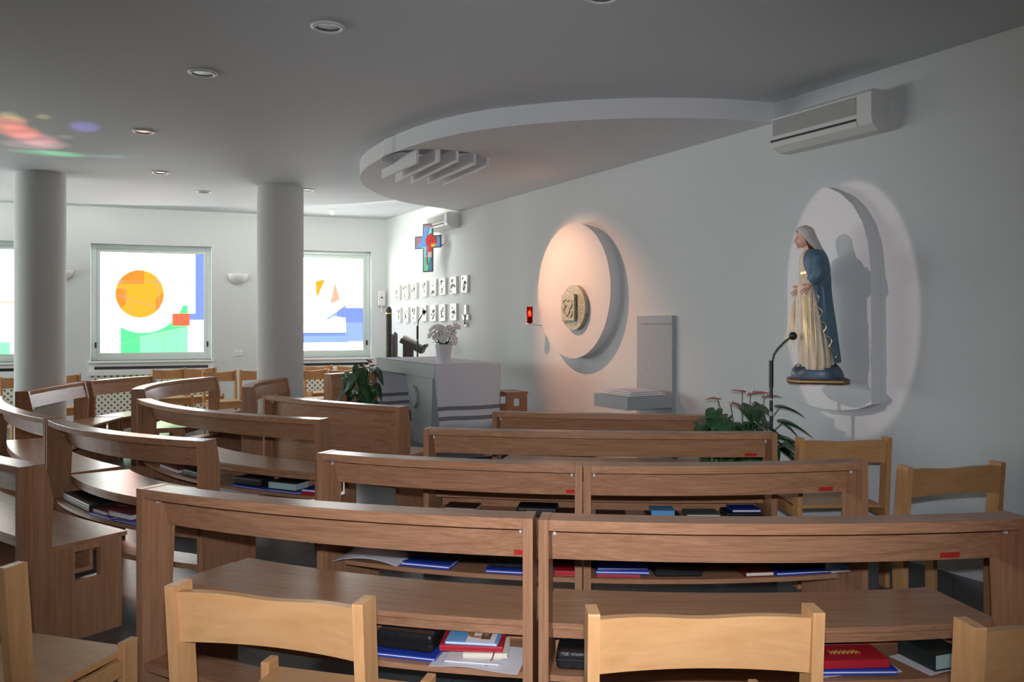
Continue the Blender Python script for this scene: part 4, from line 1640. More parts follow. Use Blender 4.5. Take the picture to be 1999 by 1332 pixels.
# a low wooden stand, added as a support, lifts that pot
plx = PLX.location.x
std = thing('added_plant_stand', 'added low wooden stand under the silver-wrapped plant', 'stand', (plx, Yp, 0))
mb = MB()
mb.lathe([(0.16, 0.23), (0.16, 0.26)], 28)
mb.build('stand_top', M['oak'], std)
for a in (0.4, 1.97, 3.54, 5.11):
    mb = MB()
    mb.tube([(0.13 * math.cos(a), 0.13 * math.sin(a), 0), (0.11 * math.cos(a), 0.11 * math.sin(a), 0.23)], 0.012, 8)
    mb.build('leg', M['oak_v'], std)
PLX.location.z = 0.2605

# plant on the right, behind the short front pew
rnd = random.Random(5)
Yq = 5.5
lv = []
for k in range(62):
    x = rnd.uniform(-0.24, 0.26)
    z = rnd.uniform(0.52, 0.93) - 0.25 * abs(x)
    lv.append((x, rnd.uniform(-0.15, 0.12), z, x * 4 + rnd.uniform(-0.5, 0.5), rnd.uniform(-0.8, 0.1), rnd.uniform(-1.0, -0.2), rnd.uniform(0.12, 0.19)))
lv += [(0.22, -0.05, 0.90, 1, -0.1, -0.1, 0.17), (0.24, -0.05, 0.80, 1, -0.2, -0.2, 0.2), (0.2, -0.08, 0.70, 1, -0.2, -0.15, 0.22), (-0.22, 0, 0.82, -1, -0.1, 0.1, 0.12)]
sp = [(-0.18, -0.03, 0.955, -0.9, -0.2, 0.1, 0.10), (-0.10, -0.05, 0.93, 0.6, -0.5, -0.2, 0.09), (-0.01, 0, 1.0, -0.7, -0.3, 0.2, 0.10), (0.04, -0.02, 0.985, 0.9, -0.2, 0.2, 0.14), (0.14, 0, 0.965, 0.9, -0.2, 0.15, 0.12)]
PR = anthurium('potted_anthurium', 'large anthurium with pink flowers beside the microphone stand', ((1452 - CX) / FPX * Yq, Yq, 0.26), lv and [(a, b, c - 0.26, d, e_, f, g_) for a, b, c, d, e_, f, g_ in lv], [(a, b, c - 0.26, d, e_, f, g_) for a, b, c, d, e_, f, g_ in sp], 'pot')
std = thing('added_plant_stand', 'added low wooden stand under the large pink anthurium', 'stand', (PR.location.x, Yq, 0))  # stand added so this pot rests on something
mb = MB()
mb.lathe([(0.17, 0.235), (0.17, 0.259)], 28)
mb.build('stand_top', M['oak'], std)
for a in (0.4, 1.97, 3.54, 5.11):
    mb = MB()
    mb.tube([(0.13 * math.cos(a), 0.13 * math.sin(a), 0), (0.12 * math.cos(a), 0.12 * math.sin(a), 0.235)], 0.012, 8)
    mb.build('leg', M['oak_v'], std)


# ------------------------------------------------------------------ microphones
def mic_stand(name, label, base, pole_top, goose, clips):
    o = thing(name, label, 'microphone stand', (base[0], base[1], base[2]))
    mb = MB()
    mb.lathe([(0.105, 0), (0.105, 0.012), (0.03, 0.025)], 28)
    mb.build('base_plate', M['black'], o)
    mb = MB()
    mb.tube([(0, 0, 0.02), (0, 0, pole_top)], 0.011, 12)
    mb.build('pole', M['steel_dark'], o)
    mb = MB()
    for z0, z1, r in clips:
        mb.tube([(0, 0, z0), (0, 0, z1)], r, 12)
    mb.build('clamp', M['chrome'], o)
    mb = MB()
    mb.tube([(0, 0, pole_top - 0.02), (0, 0, pole_top + 0.15)], 0.014, 12)
    mb.tube([(0, 0, pole_top + 0.13)] + [tuple(g) for g in goose], 0.0065, 8)
    mb.build('gooseneck', M['black'], o)
    mb = MB()
    mb.ball(goose[-1], 0.026, seg=16, rings=10)
    mb.build('microphone', M['black'], o)
    return o


Ym = 5.3
k = FPX / Ym
bxm = (1505.5 - CX) / k
def gz(y): return CAMZ - (y - HY) / k
mic_stand('microphone_stand', 'gooseneck microphone stand in front of the statue', (bxm, Ym, 0), gz(750), [((1508 - CX) / k - bxm, 0, gz(705)), ((1511 - CX) / k - bxm, 0, gz(692)), ((1518 - CX) / k - bxm, -0.01, gz(680)), ((1530 - CX) / k - bxm, -0.02, gz(667)), ((1545 - CX) / k - bxm, -0.03, gz(656))], [(gz(812), gz(803), 0.014), (gz(782), gz(778), 0.013)])
Ym = 10.4
k = FPX / Ym
bxm = (815 - CX) / k
mic_stand('microphone_stand', 'thin black microphone stand behind the altar, by the lectern', (bxm, Ym, 0), gz(660), [((816 - CX) / k - bxm, 0, gz(632)), ((817 - CX) / k - bxm, 0, gz(626)), ((821 - CX) / k - bxm, 0, gz(620)), ((828 - CX) / k - bxm, -0.01, gz(609))], [(gz(664), gz(661), 0.013)])

# ------------------------------------------------------------------ lectern and bronze column behind the altar
Yl = 10.9
k = FPX / Yl
xl = (797 - CX) / k
lec = thing('lectern', 'dark wooden lectern with slanted top behind the altar', 'lectern', (xl, Yl, 0))
mb = MB()
mb.box(-0.06, 0.06, -0.10, 0.10, 0.02, gz(672))
mb.box(-0.18, 0.18, -0.16, 0.16, 0.0, 0.03)
mb.build('post', M['bronze_dark'], lec, bevel=0.004)
mb = MB()
a, b = Vector(((786 - CX) / k - xl, 0, gz(660))), Vector(((829 - CX) / k - xl, 0, gz(679)))
d = (b - a).normalized()
up = Vector((-d.z, 0, d.x))
q = [a, b, b - up * 0.085, a - up * 0.06]
mb.prism([v + Vector((0, -0.16, 0)) for v in q][::-1], [v + Vector((0, 0.26, 0)) for v in q][::-1])
q = [b - d * 0.015, b + d * 0.012, b + d * 0.012 + up * 0.045, b - d * 0.015 + up * 0.045]
mb.prism([v + Vector((0, -0.16, 0)) for v in q], [v + Vector((0, 0.26, 0)) for v in q])
mb.build('reading_desk', M['bronze_dark'], lec, bevel=0.003)
bk = thing('open_book', 'pale open book lying on the slanted lectern top', 'book', (xl, Yl, 0))
mb = MB()
q = [a + d * 0.0 + up * 0.001, a + d * 0.20 + up * 0.001, a + d * 0.20 + up * 0.02, a + d * 0.0 + up * 0.03]
mb.prism([v + Vector((0, -0.02, 0)) for v in q], [v + Vector((0, 0.25, 0)) for v in q])
mb.build('pages', M['pages'], bk)
Yb = 11.2
k = FPX / Yb
xb = (759 - CX) / k
colm = thing('bronze_sculpture', 'tall dark bronze column cluster in the room corner', 'sculpture', (xb, Yb, 0))
mb = MB()
r = 0.040
zt = gz(606)
mb.lathe([(r, 0.8), (r, zt), (r * 0.8, zt + 0.03), (r * 0.4, zt + 0.048), (0.004, zt + 0.052)], 24)
mb.build('tall_shaft', M['bronze_dark'], colm)
mb = MB()
for i, (dx_, dy_, y) in enumerate(((0.055, -0.03, 655), (0.08, 0.02, 651), (0.105, -0.02, 653))):
    mb.lathe([(0.017, 0.8), (0.017, gz(y)), (0.006, gz(y) + 0.02)], 12, mat=Matrix.Translation((dx_, dy_, 0)))
mb.build('short_shafts', plain('grey_bronze', (0.20, 0.185, 0.165), 0.6, metal=0.0, vary=0.2, bscale=30), colm)
mb = MB()
mb.lathe([(0.15, 0), (0.13, 0.05), (0.07, 0.1), (0.07, 0.82), (0.11, 0.90), (0.11, 0.95)], 9, mat=Matrix.Translation((0.06, 0, 0)), smooth=False)
for i in range(9):
    a = i * 0.7
    mb.lathe([(0.022, 0.93), (0.018, 0.985), (0.004, 1.0)], 7, mat=Matrix.Translation((0.06 + 0.088 * math.cos(a), 0.088 * math.sin(a), 0)))
mb.build('pedestal', M['bronze_dark'], colm)
mb = MB()
mb.lathe([(r + 0.004, zt - 0.05), (r + 0.004, zt - 0.035)], 24, cap0=False, cap1=False)
mb.build('gilt_band', M['gold'], colm)

# stool with a square hole, right of the altar
ss, _ = at_rw(1000, 780, 0.35)
st_ = rw_thing('stool', 'small wooden stool with square hole by the altar end', 'stool', ss, 0.38, 0.24 if ss > 9.2 else 0.0)
st_.rotation_euler.z += math.pi / 2
zst = CAMZ - (767 - HY) * rw(ss, 0.38, 0).y / FPX - st_.location.z
mb = MB()
hw = 0.125
for sy in (-0.16, 0.14):
    mb.box(-hw, -0.04, sy, sy + 0.02, 0, zst)
    mb.box(0.04, hw, sy, sy + 0.02, 0, zst)
    mb.box(-0.04, 0.04, sy, sy + 0.02, 0, zst - 0.13)
    mb.box(-0.04, 0.04, sy, sy + 0.02, zst - 0.05, zst)
mb.build('side_panel', M['oak_v'], st_)
mb = MB()
mb.box(-hw - 0.005, hw + 0.005, -0.17, 0.17, zst, zst + 0.02)
mb.build('seat', M['oak'], st_)

# ------------------------------------------------------------------ stained glass cross
Yx = 11.3
k = FPX / Yx
cxp = Vector(((835 - CX) / k, Yx, gz(484)))
o = thing('stained_glass_cross', 'colourful stained glass cross hanging by the right wall', 'cross', cxp, math.radians(-37))
W2, H2, AR = 0.238, 0.329, 0.078
CC = {'lead': plain('lead_strip', (0.03, 0.04, 0.05), 0.5), 'mauve': plain('mauve_glass', (0.42, 0.20, 0.25), 0.2), 'blue': plain('cornflower_glass', (0.18, 0.40, 0.85), 0.2), 'cyan': plain('pale_cyan_glass', (0.35, 0.72, 0.85), 0.2),
      'red': plain('scarlet_glass', (0.85, 0.02, 0.015), 0.2), 'green': plain('emerald_glass', (0.04, 0.38, 0.22), 0.2), 'mint': plain('mint_glass', (0.16, 0.70, 0.42), 0.2), 'yellow': plain('yellow_glass', (0.90, 0.70, 0.04), 0.2), 'navy': plain('deep_blue_glass', (0.03, 0.20, 0.48), 0.2), 'pale': plain('pale_pink_glass', (0.75, 0.60, 0.55), 0.2)}
CK = list(CC)


def in_cross(x, z):     # x -1..1, z -1..1 (arm centre at z = 0.22)
    return (abs(x) < 0.37 and abs(z) < 1) or (abs(x) < 1 and -0.02 < z < 0.50)


def cross_col(x, z):
    e = 0.06
    for dx_, dz_ in ((e, 0), (-e, 0), (0, e * 0.72), (0, -e * 0.72)):
        if not in_cross(x + dx_, z + dz_):
            return 'lead'
    # painted corpus, a slim dark figure shape
    if abs(x + 0.02 - 0.05 * math.sin(z * 5)) < 0.075 and -0.70 < z < 0.06 and not (-0.36 < z < -0.33):
        return 'lead' if (abs(x) < 0.04 and z < -0.2) else 'mauve'
    d = math.hypot((x - 0.28), (z - 0.27) * 1.38)
    if d < 0.43:
        if abs(d - 0.43) < 0.03 or near_line(x, z, ((0.0, 0.3), (0.3, 0.27)), 0.015) or near_line(x, z, ((0.3, 0.27), (0.7, 0.4)), 0.015) or near_line(x, z, ((0.28, 0.27), (0.3, 0.6)), 0.015):
            return 'lead'
        if x > 0.25 and 0.03 < z < 0.16:
            return 'yellow'
        return 'red'
    if z > 0.84:
        return 'mauve'
    if z > 0.5:
        return 'lead' if abs(x - 0.05 - (z - 0.7) * 0.5) < 0.03 else ('blue' if x < 0.05 + (z - 0.7) * 0.5 else 'cyan')
    if x > 0.37:
        return 'green' if z > 0.36 else ('blue' if x > 0.6 else 'red')
    if x < -0.5 and z > 0.2 - (x + 0.5) * -0.6 + 0.1:
        return 'mauve'
    if z > -0.02:
        return 'blue' if z > 0.06 or x < -0.6 else 'cyan'
    if z > -0.18 and x > 0:
        return 'red'
    if z > -0.40:
        return 'pale' if x > 0.02 else 'cyan'
    if x > 0.10 + (z + 0.7) * 0.3:
        return 'lead' if x < 0.14 + (z + 0.7) * 0.3 else 'navy'
    return 'mint'


mb = MB()
nx_, nz_ = 84, 116
idx = {}
for j in range(nz_):
    for i in range(nx_):
        x = -1 + 2 * (i + 0.5) / nx_
        z = -1 + 2 * (j + 0.5) / nz_
        if not in_cross(x, z):
            continue
        ids = []
        for (a, b) in ((i, j), (i + 1, j), (i + 1, j + 1), (i, j + 1)):
            if (a, b) not in idx:
                idx[(a, b)] = len(mb.v)
                mb.v.append(Vector(((-1 + 2 * a / nx_) * W2, 0, (-1 + 2 * b / nz_) * H2)))
            ids.append(idx[(a, b)])
        mb.f.append(ids)
        mb.mi.append(CK.index(cross_col(x, z)))
        mb.sm.append(False)
go = mb.build('glass_panels', [CC[k_] for k_ in CK], o)
md = go.modifiers.new('t', 'SOLIDIFY')
md.thickness = 0.014
mb = MB()
# wall bracket, added as an unseen support: find distance along +Y-ish to the right wall from the cross
loc_w = cxp
tdist = (loc_w - Vector((WD, 0, loc_w.z))).dot(N)
inv = Matrix.Rotation(math.radians(37), 4, 'Z')
tip = inv @ (-N * (tdist + 0.01))
mb.tube([(0, 0.012, 0.05), tuple(Vector((tip.x, tip.y, 0.05)))], 0.006, 8)
mb.build('bracket', M['steel_dark'], o)

# ------------------------------------------------------------------ relief plaques (two rows) and the small cross after them
rowx = [775.5, 791.5, 808, 827.5, 845.5, 863.5, 884.5, 906]
rowy = [571.5, 570, 567.5, 564, 561, 559.5, 557, 554.5]
row2x = [777, 792, 808, 826.5, 845, 863, 884.5]
row2y = [615.5, 615, 614, 612, 611.5, 611, 609.5]
ordinal = ['first', 'second', 'third', 'fourth', 'fifth', 'sixth', 'seventh', 'eighth']
rnd = random.Random(21)
for row, (X, Yy) in enumerate(((rowx, rowy), (row2x, row2y))):
    for i, (x, y) in enumerate(zip(X, Yy)):
        s, z = at_rw(x, y, 0.03)
        o = rw_thing('relief_plaque', '%s white relief plaque from the corner in the %s row' % (ordinal[i], ('upper', 'lower')[row]), 'plaque', s, 0.0, z, 'white relief plaques in two rows')
        tl = Matrix.Rotation(rnd.uniform(-0.05, 0.05), 4, 'Y')
        mb = MB()
        w, h = 0.098, 0.115
        mb.box(-w, w, 0.0, 0.032, -h, h, mat=tl)
        mb.build('plaque', M['plaque'], o, bevel=0.006)
        mb = MB()
        dark = 0.4 + 0.6 * i / 7
        for k_ in range(int(4 + 5 * dark)):
            px_, pz_ = rnd.uniform(-0.06, 0.06), rnd.uniform(-0.08, 0.08)
            a = rnd.uniform(0, 3.14)
            L_ = rnd.uniform(0.014, 0.032)
            mb.tube([tl @ Vector((px_ - L_ * math.cos(a), 0.033, pz_ - L_ * math.sin(a))), tl @ Vector((px_ + 0.006, 0.037, pz_)), tl @ Vector((px_ + L_ * math.cos(a), 0.033, pz_ + L_ * math.sin(a)))], 0.004 + 0.003 * rnd.random(), 6)
        mb.build('relief', M['relief'], o)
s, z = at_rw(908.5, 614, 0.03)
o = rw_thing('relief_cross', 'small white cross plaque ending the lower plaque row', 'plaque', s, 0.0, z)
mb = MB()
mb.box(-0.034, 0.034, 0, 0.035, 0.0, 0.125)
mb.box(-0.095, 0.095, 0, 0.035, -0.075, 0.0)
mb.lathe([(0.028, 0), (0.034, 0.012), (0.028, 0.03)], 16, mat=Matrix.Translation((0, 0, -0.13)) @ Matrix.Rotation(-math.pi / 2, 4, 'X'))
mb.build('plaque', M['plaque'], o, bevel=0.006)
mb = MB()
mb.tube([(-0.03, 0.037, -0.01), (0, 0.04, -0.035), (0, 0.04, -0.09), (0.01, 0.037, -0.13)], 0.008, 6)
mb.tube([(0.03, 0.037, -0.01), (0, 0.04, -0.035)], 0.008, 6)
mb.build('relief', M['relief'], o)

# ------------------------------------------------------------------ window-wall fittings
for (x, y, lab) in ((465, 541, 'white half-bowl wall light between sun window and right pillar'), (120, 534, 'white half-bowl wall light half hidden by left pillar')):
    s, z = at_ww(x, y, 0.0)
    o = ww_thing('sconce', lab, 'wall light', s, 0.0, z, 'half-bowl wall lights')
    mb = MB()
    rings = []
    for kz in range(8):
        ph = math.pi / 2 * kz / 7
        r_ = 0.152 * math.cos(ph) + 0.002
        zz = 0.045 - 0.14 * math.sin(ph)
        rings.append([Vector((r_ * math.cos(a), 0.0 + 0.8 * r_ * math.sin(a), zz)) for a in [math.pi * q_ / 20 for q_ in range(21)]])
    mb.loft(rings, closed=False)
    so_ = mb.build('shade', M['white'], o)
    md = so_.modifiers.new('t', 'SOLIDIFY')
    md.thickness = 0.006
    mb = MB()
    mb.box(-0.03, 0.03, 0.0, 0.05, -0.03, 0.03)
    mb.build('lamp_holder', M['white'], o)
s, z = at_ww(466, 690)
o = ww_thing('power_socket', 'white socket plate on window wall left of right pillar', 'socket', s, 0, z)
mb = MB()
mb.box(-0.06, 0.06, 0, 0.012, -0.04, 0.04)
mb.build('plate', M['white'], o, bevel=0.003)
mb = MB()
for i in range(3):
    mb.box(-0.045 + 0.033 * i, -0.02 + 0.033 * i, 0.012, 0.014, -0.02, 0.02)
mb.build('sockets', M['ac_white'], o)
s, z = at_ww(744, 585)
o = ww_thing('intercom_box', 'small white box with dark knob on wall by the corner', 'wall box', s, 0, z)
mb = MB()
mb.box(-0.055, 0.055, 0, 0.06, -0.10, 0.14)
mb.build('case', M['white'], o, bevel=0.006)
mb = MB()
mb.ball((0, 0.063, 0.03), 0.014)
mb.build('knob', M['black'], o)
mb = MB()
mb.tube([(0, 0.03, -0.10), (0, 0.03, -0.19), (0.0, 0.06, -0.205), (-0.0, 0.075, -0.18)], 0.009, 8)
mb.build('hook', M['white'], o)

# ------------------------------------------------------------------ statue niche plate and statue
outline = [(1537, 775), (1560, 786), (1600, 798), (1640, 802.5), (1675, 799), (1701, 790), (1701, 640), (1699, 520), (1694, 470), (1683, 432), (1664, 399), (1640, 377), (1615, 366), (1590, 369), (1566, 388), (1549, 420), (1540, 460), (1537, 520), (1537, 640)]
pts = [at_rw(x, y, 0.10) for x, y in outline]
sm = sum(p[0] for p in pts) / len(pts)
plate = rw_thing('plaster_arch', 'white arched plaster panel behind the statue on right wall', 'plaster arch', sm, 0, 0)
q0 = [Vector((RWX * (s - sm), 0.0, z)) for s, z in pts]
q1 = [Vector((RWX * (s - sm), 0.10, z)) for s, z in pts]
mb = MB()
mb.prism(q1, q0) if RWX < 0 else mb.prism(q0, q1)
mb.build('panel', M['plaster'], plate)

sxp = 1596.0
kk = (sxp - CX) / FPX
Ys = (WD - 0.315 * _n) / (kk - WM)
SC = FPX / Ys                                   # px per metre at the statue
BZ = CAMZ - (748 - HY) / SC                     # underside of the plinth
sp_ = Vector((kk * Ys, Ys, BZ))
view = Vector((kk, 1, 0)).normalized()
left = Vector((-view.y, view.x, 0))
fwd = (left - view * 0.12).normalized()         # she looks along the wall towards the altar
br_ = rw_thing('added_statue_bracket', 'added white bracket carrying the statue plinth', 'bracket', (sp_ - Vector((WD, 0, 0))).dot(U), 0.10, BZ - 0.03)  # unseen support, added behind the plinth
mb = MB()
mb.box(-0.05, 0.05, 0, 0.14, 0.036, 0.056)
mb.build('bracket', M['white'], br_)
stt = thing('statue', 'painted statue of a veiled woman in blue mantle, hands lowered', 'statue', sp_, math.atan2(fwd.y, fwd.x))
Z1 = 3.804 * SC                                 # zoom px per metre


def hz(y): return (1255 - y) / Z1
def fx(x): return (441 - x) / Z1


# plinth: long octagon
mb = MB()
def octa(a, b, z): return [Vector((x, y, z)) for x, y in ((a, b * 0.5), (a * 0.72, b), (-a * 0.72, b), (-a, b * 0.5), (-a, -b * 0.5), (-a * 0.72, -b), (a * 0.72, -b), (a, -b * 0.5))]
a_ = (655 - 230) / 2 / Z1
mb.loft([octa(a_ * 0.97, 0.15, 0), octa(a_, 0.155, 0.01), octa(a_, 0.155, 0.026), octa(a_ * 0.95, 0.148, 0.034)], smooth=False)
mb.build('plinth', M['plinth'], stt)
mb = MB()
mb.loft([octa(a_ * 1.004, 0.1565, 0.014), octa(a_ * 1.004, 0.1565, 0.022)], smooth=False)
mb.build('gilt_edge', plain('old_gilt', (0.35, 0.22, 0.08), 0.4, metal=0.7), stt)
# globe / cloud mound
mb = MB()
prof = [(0.0, 0.155, 0.125), (0.025, 0.158, 0.13), (0.055, 0.15, 0.125), (0.08, 0.13, 0.11), (0.10, 0.10, 0.09), (0.112, 0.05, 0.05)]
rings = []
for dz_, a, b in prof:
    rings.append([Vector((fx(443) + a * math.cos(t) * (1 + 0.05 * math.sin(3 * t + dz_ * 30)), b * math.sin(t) * (1 + 0.06 * math.sin(4 * t)), 0.033 + dz_)) for t in [2 * math.pi * i / 40 for i in range(40)]])
mb.loft(rings)
mb.build('globe', M['cloud'], stt)
# robe: levels (y, front, back, half width)
lev = [(1150, 312, 545, 0.135), (1120, 312, 560, 0.14), (1060, 308, 560, 0.138), (950, 306, 545, 0.13), (850, 304, 530, 0.124), (700, 302, 510, 0.116), (600, 302, 500, 0.110), (540, 303, 495, 0.107), (480, 312, 490, 0.098), (440, 322, 480, 0.090), (400, 312, 485, 0.10), (350, 308, 485, 0.115), (310, 315, 478, 0.118), (285, 328, 465, 0.10), (268, 342, 440, 0.06)]
def ring_of(y, xf, xb, b, n=72, grow=0.0, folds=0.0, nf=15, ph=0.0):
    c = (fx(xf) + fx(xb)) / 2
    a = (fx(xf) - fx(xb)) / 2 + grow
    out = []
    for i in range(n):
        t = 2 * math.pi * i / n
        r = 1 + folds * math.sin(nf * t + ph + 0.6 * math.sin(2 * t)) + folds * 0.5 * math.sin((nf * 2 - 3) * t + 1.3)
        out.append(Vector((c + a * r * math.cos(t), (b + grow) * r * math.sin(t), hz(y))))
    return out
mb = MB()
rings = []
for (y, xf, xb, b) in lev:
    fo = 0.055 if y > 480 else 0.012
    rings.append(ring_of(y, xf, xb, b, folds=fo, ph=(1150 - y) * 0.0006))
mb.loft(rings)
ro = mb.build('robe', M['dress'], stt)
md = ro.modifiers.new('s', 'SUBSURF')
md.levels = md.render_levels = 1
# gilded pleat lines down the dress
mb = MB()
for x0, x1, yo in ((375, 380, 0.112), (345, 352, 0.09), (395, 415, 0.118), (330, 345, 0.07)):
    pts_ = []
    for q_ in range(9):
        y = 600 + (1040 - 600) * q_ / 8
        xx = x0 + (x1 - x0) * q_ / 8
        l = [L_ for L_ in lev if L_[0] <= y + 60][0]
        c = (fx(l[1]) + fx(l[2])) / 2
        a = (fx(l[1]) - fx(l[2])) / 2
        cosv = max(-1, min(1, (fx(xx) - c) / a))
        yy_ = (l[3] + 0.009) * math.sqrt(max(0.0, 1 - cosv * cosv))
        pts_.append((fx(xx), yy_, hz(y)))
        # near side is +y or -y: set below
    mb.tube(pts_, [0.0012 + 0.0016 * math.sin(math.pi * q_ / 8) for q_ in range(9)], 6)
NEAR = 1.0          # local +y is her left side = the side towards the camera
mb.build('gilt_pleats', M['pale_gold'], stt)
# girdle
mb = MB()
rg = [ring_of(452, 319, 482, 0.093, grow=0.004), ring_of(440, 319, 482, 0.093, grow=0.006), ring_of(430, 318, 482, 0.095, grow=0.004)]
mb.loft(rg, cap0=False, cap1=False)
mb.build('girdle', M['gold'], stt)
# mantle: open in front, edge sweeping back towards the hem on both sides
mlev = [(1100, 308, 602, 0.155, 548), (1040, 306, 595, 0.152, 528), (990, 306, 588, 0.150, 508), (880, 306, 576, 0.145, 468), (760, 305, 560, 0.140, 432), (680, 304, 548, 0.138, 415), (620, 303, 540, 0.138, 402), (560, 303, 534, 0.142, 395), (500, 300, 532, 0.148, 374), (440, 299, 531, 0.146, 344), (400, 297, 527, 0.140, 328), (350, 300, 520, 0.134, 324), (310, 309, 508, 0.126, 330), (280, 326, 490, 0.105, 346), (262, 344, 470, 0.07, 368)]
mb = MB()
rings = []
NN = 60
edgepts = []
for (y, xf, xb, b, xe) in mlev:
    c = (fx(xf) + fx(xb)) / 2
    a = (fx(xf) - fx(xb)) / 2
    th = math.acos(max(-1, min(1, (fx(xe) - c) / a)))
    row = []
    for i in range(NN + 1):
        t = th + (2 * math.pi - 2 * th) * i / NN
        fo = 0.035 if y > 420 else 0.010
        r = 1 + fo * math.sin(13 * t + (y - 300) * 0.0012) + fo * 0.4 * math.sin(29 * t)
        row.append(Vector((c + a * r * math.cos(t), b * r * math.sin(t), hz(y))))
    rings.append(row)
    edgepts.append(row[0])
mb.loft(rings, closed=False)
mo = mb.build('mantle', M['mantle'], stt)
md = mo.modifiers.new('t', 'SOLIDIFY')
md.thickness = 0.006
md = mo.modifiers.new('s', 'SUBSURF')
md.levels = md.render_levels = 1
# gilded wavy hem of the mantle, near side and far side
for sgn in (1, -1):
    mb = MB()
    pts_ = []
    zz0, zz1 = hz(600), hz(1060)
    n_ = 60
    E = [(q_.z, q_.x, q_.y) for q_ in edgepts]
    for i in range(n_ + 1):
        z = zz0 + (zz1 - zz0) * i / n_
        for j in range(len(E) - 1):
            if E[j][0] <= z <= E[j + 1][0]:
                f = (z - E[j][0]) / (E[j + 1][0] - E[j][0])
                x = E[j][1] + (E[j + 1][1] - E[j][1]) * f
                y = E[j][2] + (E[j + 1][2] - E[j][2]) * f
        w_ = math.sin(i / n_ * math.pi * 9)
        pts_.append((x - 0.014 * w_ - 0.010, sgn * (y + 0.006), z))
    mb.tube(pts_, 0.0032, 6)
    mb.build('gilt_hem', M['gold'], stt)
# sleeves / forearms under the mantle, then hands
for sgn, (hx, hy_, hzv) in ((1, (352, 0.125, 548)), (-1, (318, -0.135, 548))):
    sh = Vector((fx(440), sgn * 0.105, hz(345)))
    el = Vector((fx(425), sgn * 0.150, hz(455)))
    wr = Vector((fx(hx + 22), hy_, hz(hzv - 32)))
    mb = MB()
    mb.tube([sh, sh.lerp(el, 0.5) + Vector((0, sgn * 0.01, 0)), el, el.lerp(wr, 0.55), wr.lerp(el, 0.15)], [0.042, 0.044, 0.046, 0.042, 0.036], 16)
    mb.build('mantle_sleeve', M['mantle'], stt)
    mb = MB()
    mb.tube([el.lerp(wr, 0.6), wr.lerp(el, 0.08)], [0.030, 0.028], 14)
    mb.build('cuff', M['veil'], stt)
    # hand: palm and five separate fingers pointing down and forward
    d = Vector((0.50, sgn * 0.12, -0.84)).normalized()
    side = Vector((0.80, 0, 0.55)).normalized()
    side = (side - d * side.dot(d)).normalized()
    nrm = d.cross(side)
    mb = MB()
    mb.tube([wr - d * 0.012, wr + d * 0.008, wr + d * 0.028, wr + d * 0.045], [0.013, 0.0145, 0.017, 0.014], 12)
    for fi, (off, L_, sp_a) in enumerate(((-0.0135, 0.040, -0.25), (-0.0048, 0.049, -0.08), (0.0042, 0.052, 0.08), (0.013, 0.045, 0.22))):
        b0 = wr + d * 0.040 + side * off
        dd = (d + side * sp_a).normalized()
        mb.tube([b0, b0 + dd * L_ * 0.45, b0 + dd * L_ * 0.8 + nrm * 0.003, b0 + dd * L_ + nrm * 0.006], [0.0056, 0.0052, 0.0046, 0.003], 8)
    b0 = wr + d * 0.018 + side * 0.014
    dd = (d * 0.7 + side * 0.8).normalized()
    mb.tube([b0 - side * 0.005, b0 + dd * 0.016, b0 + dd * 0.030], [0.0065, 0.006, 0.004], 8)
    mb.build('hand', M['skin'], stt)
    # gilded rays falling from the hand
    for r_i in range(7 if sgn < 0 else 5):
        tip0 = wr + d * 0.07
        if sgn < 0:
            tx = 232 + r_i * 10 - 8
            ty = 930 + (r_i * 53) % 130
            end = Vector((fx(tx), -0.12 + 0.012 * r_i, hz(ty)))
        else:
            tx = 322 + r_i * 16
            ty = 900 + (r_i * 47) % 150
            end = Vector((fx(tx), 0.150 + 0.003 * r_i, hz(ty)))
        mb = MB()
        mb.tube([tip0, tip0.lerp(end, 0.5), end], [0.0014, 0.0023, 0.0010], 6)
        mb.build('ray', M['pale_gold'], stt)
# neck and head
hc = Vector((fx(340), 0, hz(178)))
mb = MB()
mb.tube([(fx(388), 0, hz(285)), (fx(378), 0, hz(250)), (fx(366), 0, hz(215))], [0.036, 0.029, 0.028], 16)
rings = []
hp = [(112, 330, 386, 0.020), (124, 306, 400, 0.034), (140, 295, 408, 0.041), (156, 290.5, 412, 0.0445), (166, 289.5, 414, 0.045), (172, 290.5, 414, 0.0445), (180, 292, 413, 0.044), (190, 293, 411, 0.043), (200, 295, 408, 0.041), (212, 297.5, 400, 0.038), (222, 301, 392, 0.034), (232, 306, 380, 0.028), (241, 314, 366, 0.020), (246, 322, 355, 0.012)]
for (y, xf, xb, b) in hp:
    c = (fx(xf) + fx(xb)) / 2
    a = (fx(xf) - fx(xb)) / 2
    row = []
    for i in range(28):
        t = 2 * math.pi * i / 28
        x = c + a * math.cos(t)
        yv = b * math.sin(t)
        if 168 <= y <= 184 and abs(t - math.pi) > 2.0:      # eye hollows
            aa = min(t, 2 * math.pi - t)
            x -= 0.0035 * math.exp(-((aa - 0.55) / 0.22) ** 2)
        row.append(Vector((x, yv, hz(y))))
    rings.append(row)
mb.loft(rings)
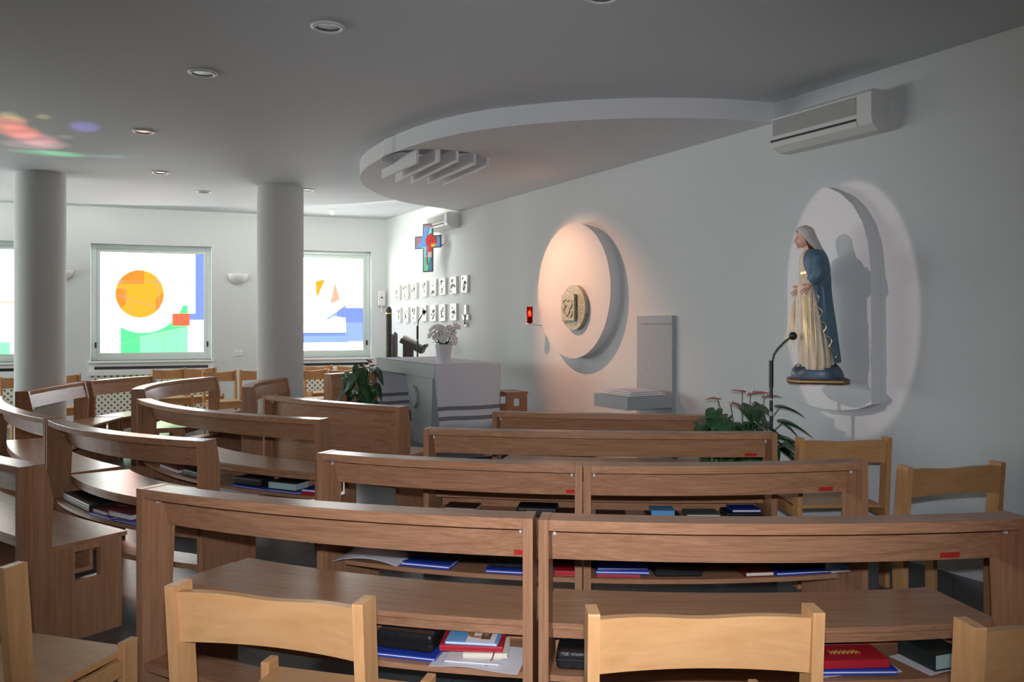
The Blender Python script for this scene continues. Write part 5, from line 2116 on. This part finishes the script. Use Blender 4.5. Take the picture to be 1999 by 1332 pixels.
# nose, brow, lips, chin
mb.tube([(fx(292), 0, hz(168)), (fx(286), 0, hz(186)), (fx(280), 0, hz(203)), (fx(290), 0, hz(209))], [0.0038, 0.0048, 0.0072, 0.006], 10)
mb.ball((fx(305), 0, hz(236)), 0.011, sc=(1, 1.1, 0.9))
mb.build('head', M['skin'], stt)
mb = MB()
mb.tube([(fx(299), -0.010, hz(218.5)), (fx(293), 0, hz(218)), (fx(299), 0.010, hz(218.5))], [0.0015, 0.0028, 0.0015], 8)
mb.tube([(fx(300), -0.009, hz(223)), (fx(295), 0, hz(223)), (fx(300), 0.009, hz(223))], [0.0015, 0.003, 0.0015], 8)
mb.build('lips', M['lips'], stt)
for sgn in (1, -1):
    mb = MB()
    mb.ball((fx(297.5), sgn * 0.0205, hz(180)), 0.0052, sc=(0.8, 1.1, 0.6))
    mb.tube([(fx(294), sgn * 0.010, hz(169)), (fx(294.5), sgn * 0.020, hz(165.5)), (fx(300), sgn * 0.031, hz(169))], 0.0012, 6)
    mb.build('eye', M['hair'], stt)
mb = MB()
rings = []
for (y, xf, xb, b) in ((106, 330, 396, 0.026), (114, 306, 408, 0.042), (128, 297, 416, 0.049), (146, 303, 420, 0.051), (170, 318, 421, 0.050), (200, 335, 420, 0.047), (235, 350, 420, 0.043), (262, 365, 425, 0.038)):
    c = (fx(xf) + fx(xb)) / 2
    a = (fx(xf) - fx(xb)) / 2
    th = 0.10 if y < 132 else 1.0
    rings.append([Vector((c + a * math.cos(t), b * (1 + 0.03 * math.sin(9 * t)) * math.sin(t), hz(y))) for t in [th + (2 * math.pi - 2 * th) * i / 40 for i in range(41)]])
mb.loft(rings, closed=False)
ho = mb.build('hair', M['hair'], stt)
md = ho.modifiers.new('t', 'SOLIDIFY')
md.thickness = 0.004
# veil: over the crown, down the back
mb = MB()
rings = []
vl = [(86, 335, 372, 0.014, 0.02), (89, 318, 386, 0.028, 0.02), (98, 298, 400, 0.043, 0.05), (112, 286, 412, 0.054, 0.25), (130, 281, 421, 0.060, 0.62), (150, 284, 430, 0.062, 0.98), (180, 290, 440, 0.064, 1.25), (220, 300, 458, 0.066, 1.45), (260, 320, 480, 0.072, 1.65), (300, 330, 502, 0.085, 1.9), (350, 330, 520, 0.095, 2.15), (410, 330, 532, 0.100, 2.4), (470, 330, 537, 0.10, 2.65)]
for (y, xf, xb, b, th) in vl:
    c = (fx(xf) + fx(xb)) / 2
    a = (fx(xf) - fx(xb)) / 2
    fo = 0.02 if y > 130 else 0.004
    rings.append([Vector((c + a * (1 + fo * math.sin(14 * t)) * math.cos(t), b * (1 + fo * math.sin(14 * t)) * math.sin(t), hz(y))) for t in [th + (2 * math.pi - 2 * th) * i / 48 for i in range(49)]])
mb.loft(rings, closed=False)
mb.add(rings[0], [list(range(len(rings[0])))], 0, True)
vo = mb.build('veil', M['veil'], stt)
md = vo.modifiers.new('t', 'SOLIDIFY')
md.thickness = 0.004
md.offset = 1
md = vo.modifiers.new('s', 'SUBSURF')
md.levels = md.render_levels = 1
# feet
for sgn in (1, -1):
    mb = MB()
    mb.ball((fx(318), sgn * 0.035, hz(1128)), 0.016, sc=(1.7, 0.9, 0.7))
    mb.build('foot', M['skin'], stt)
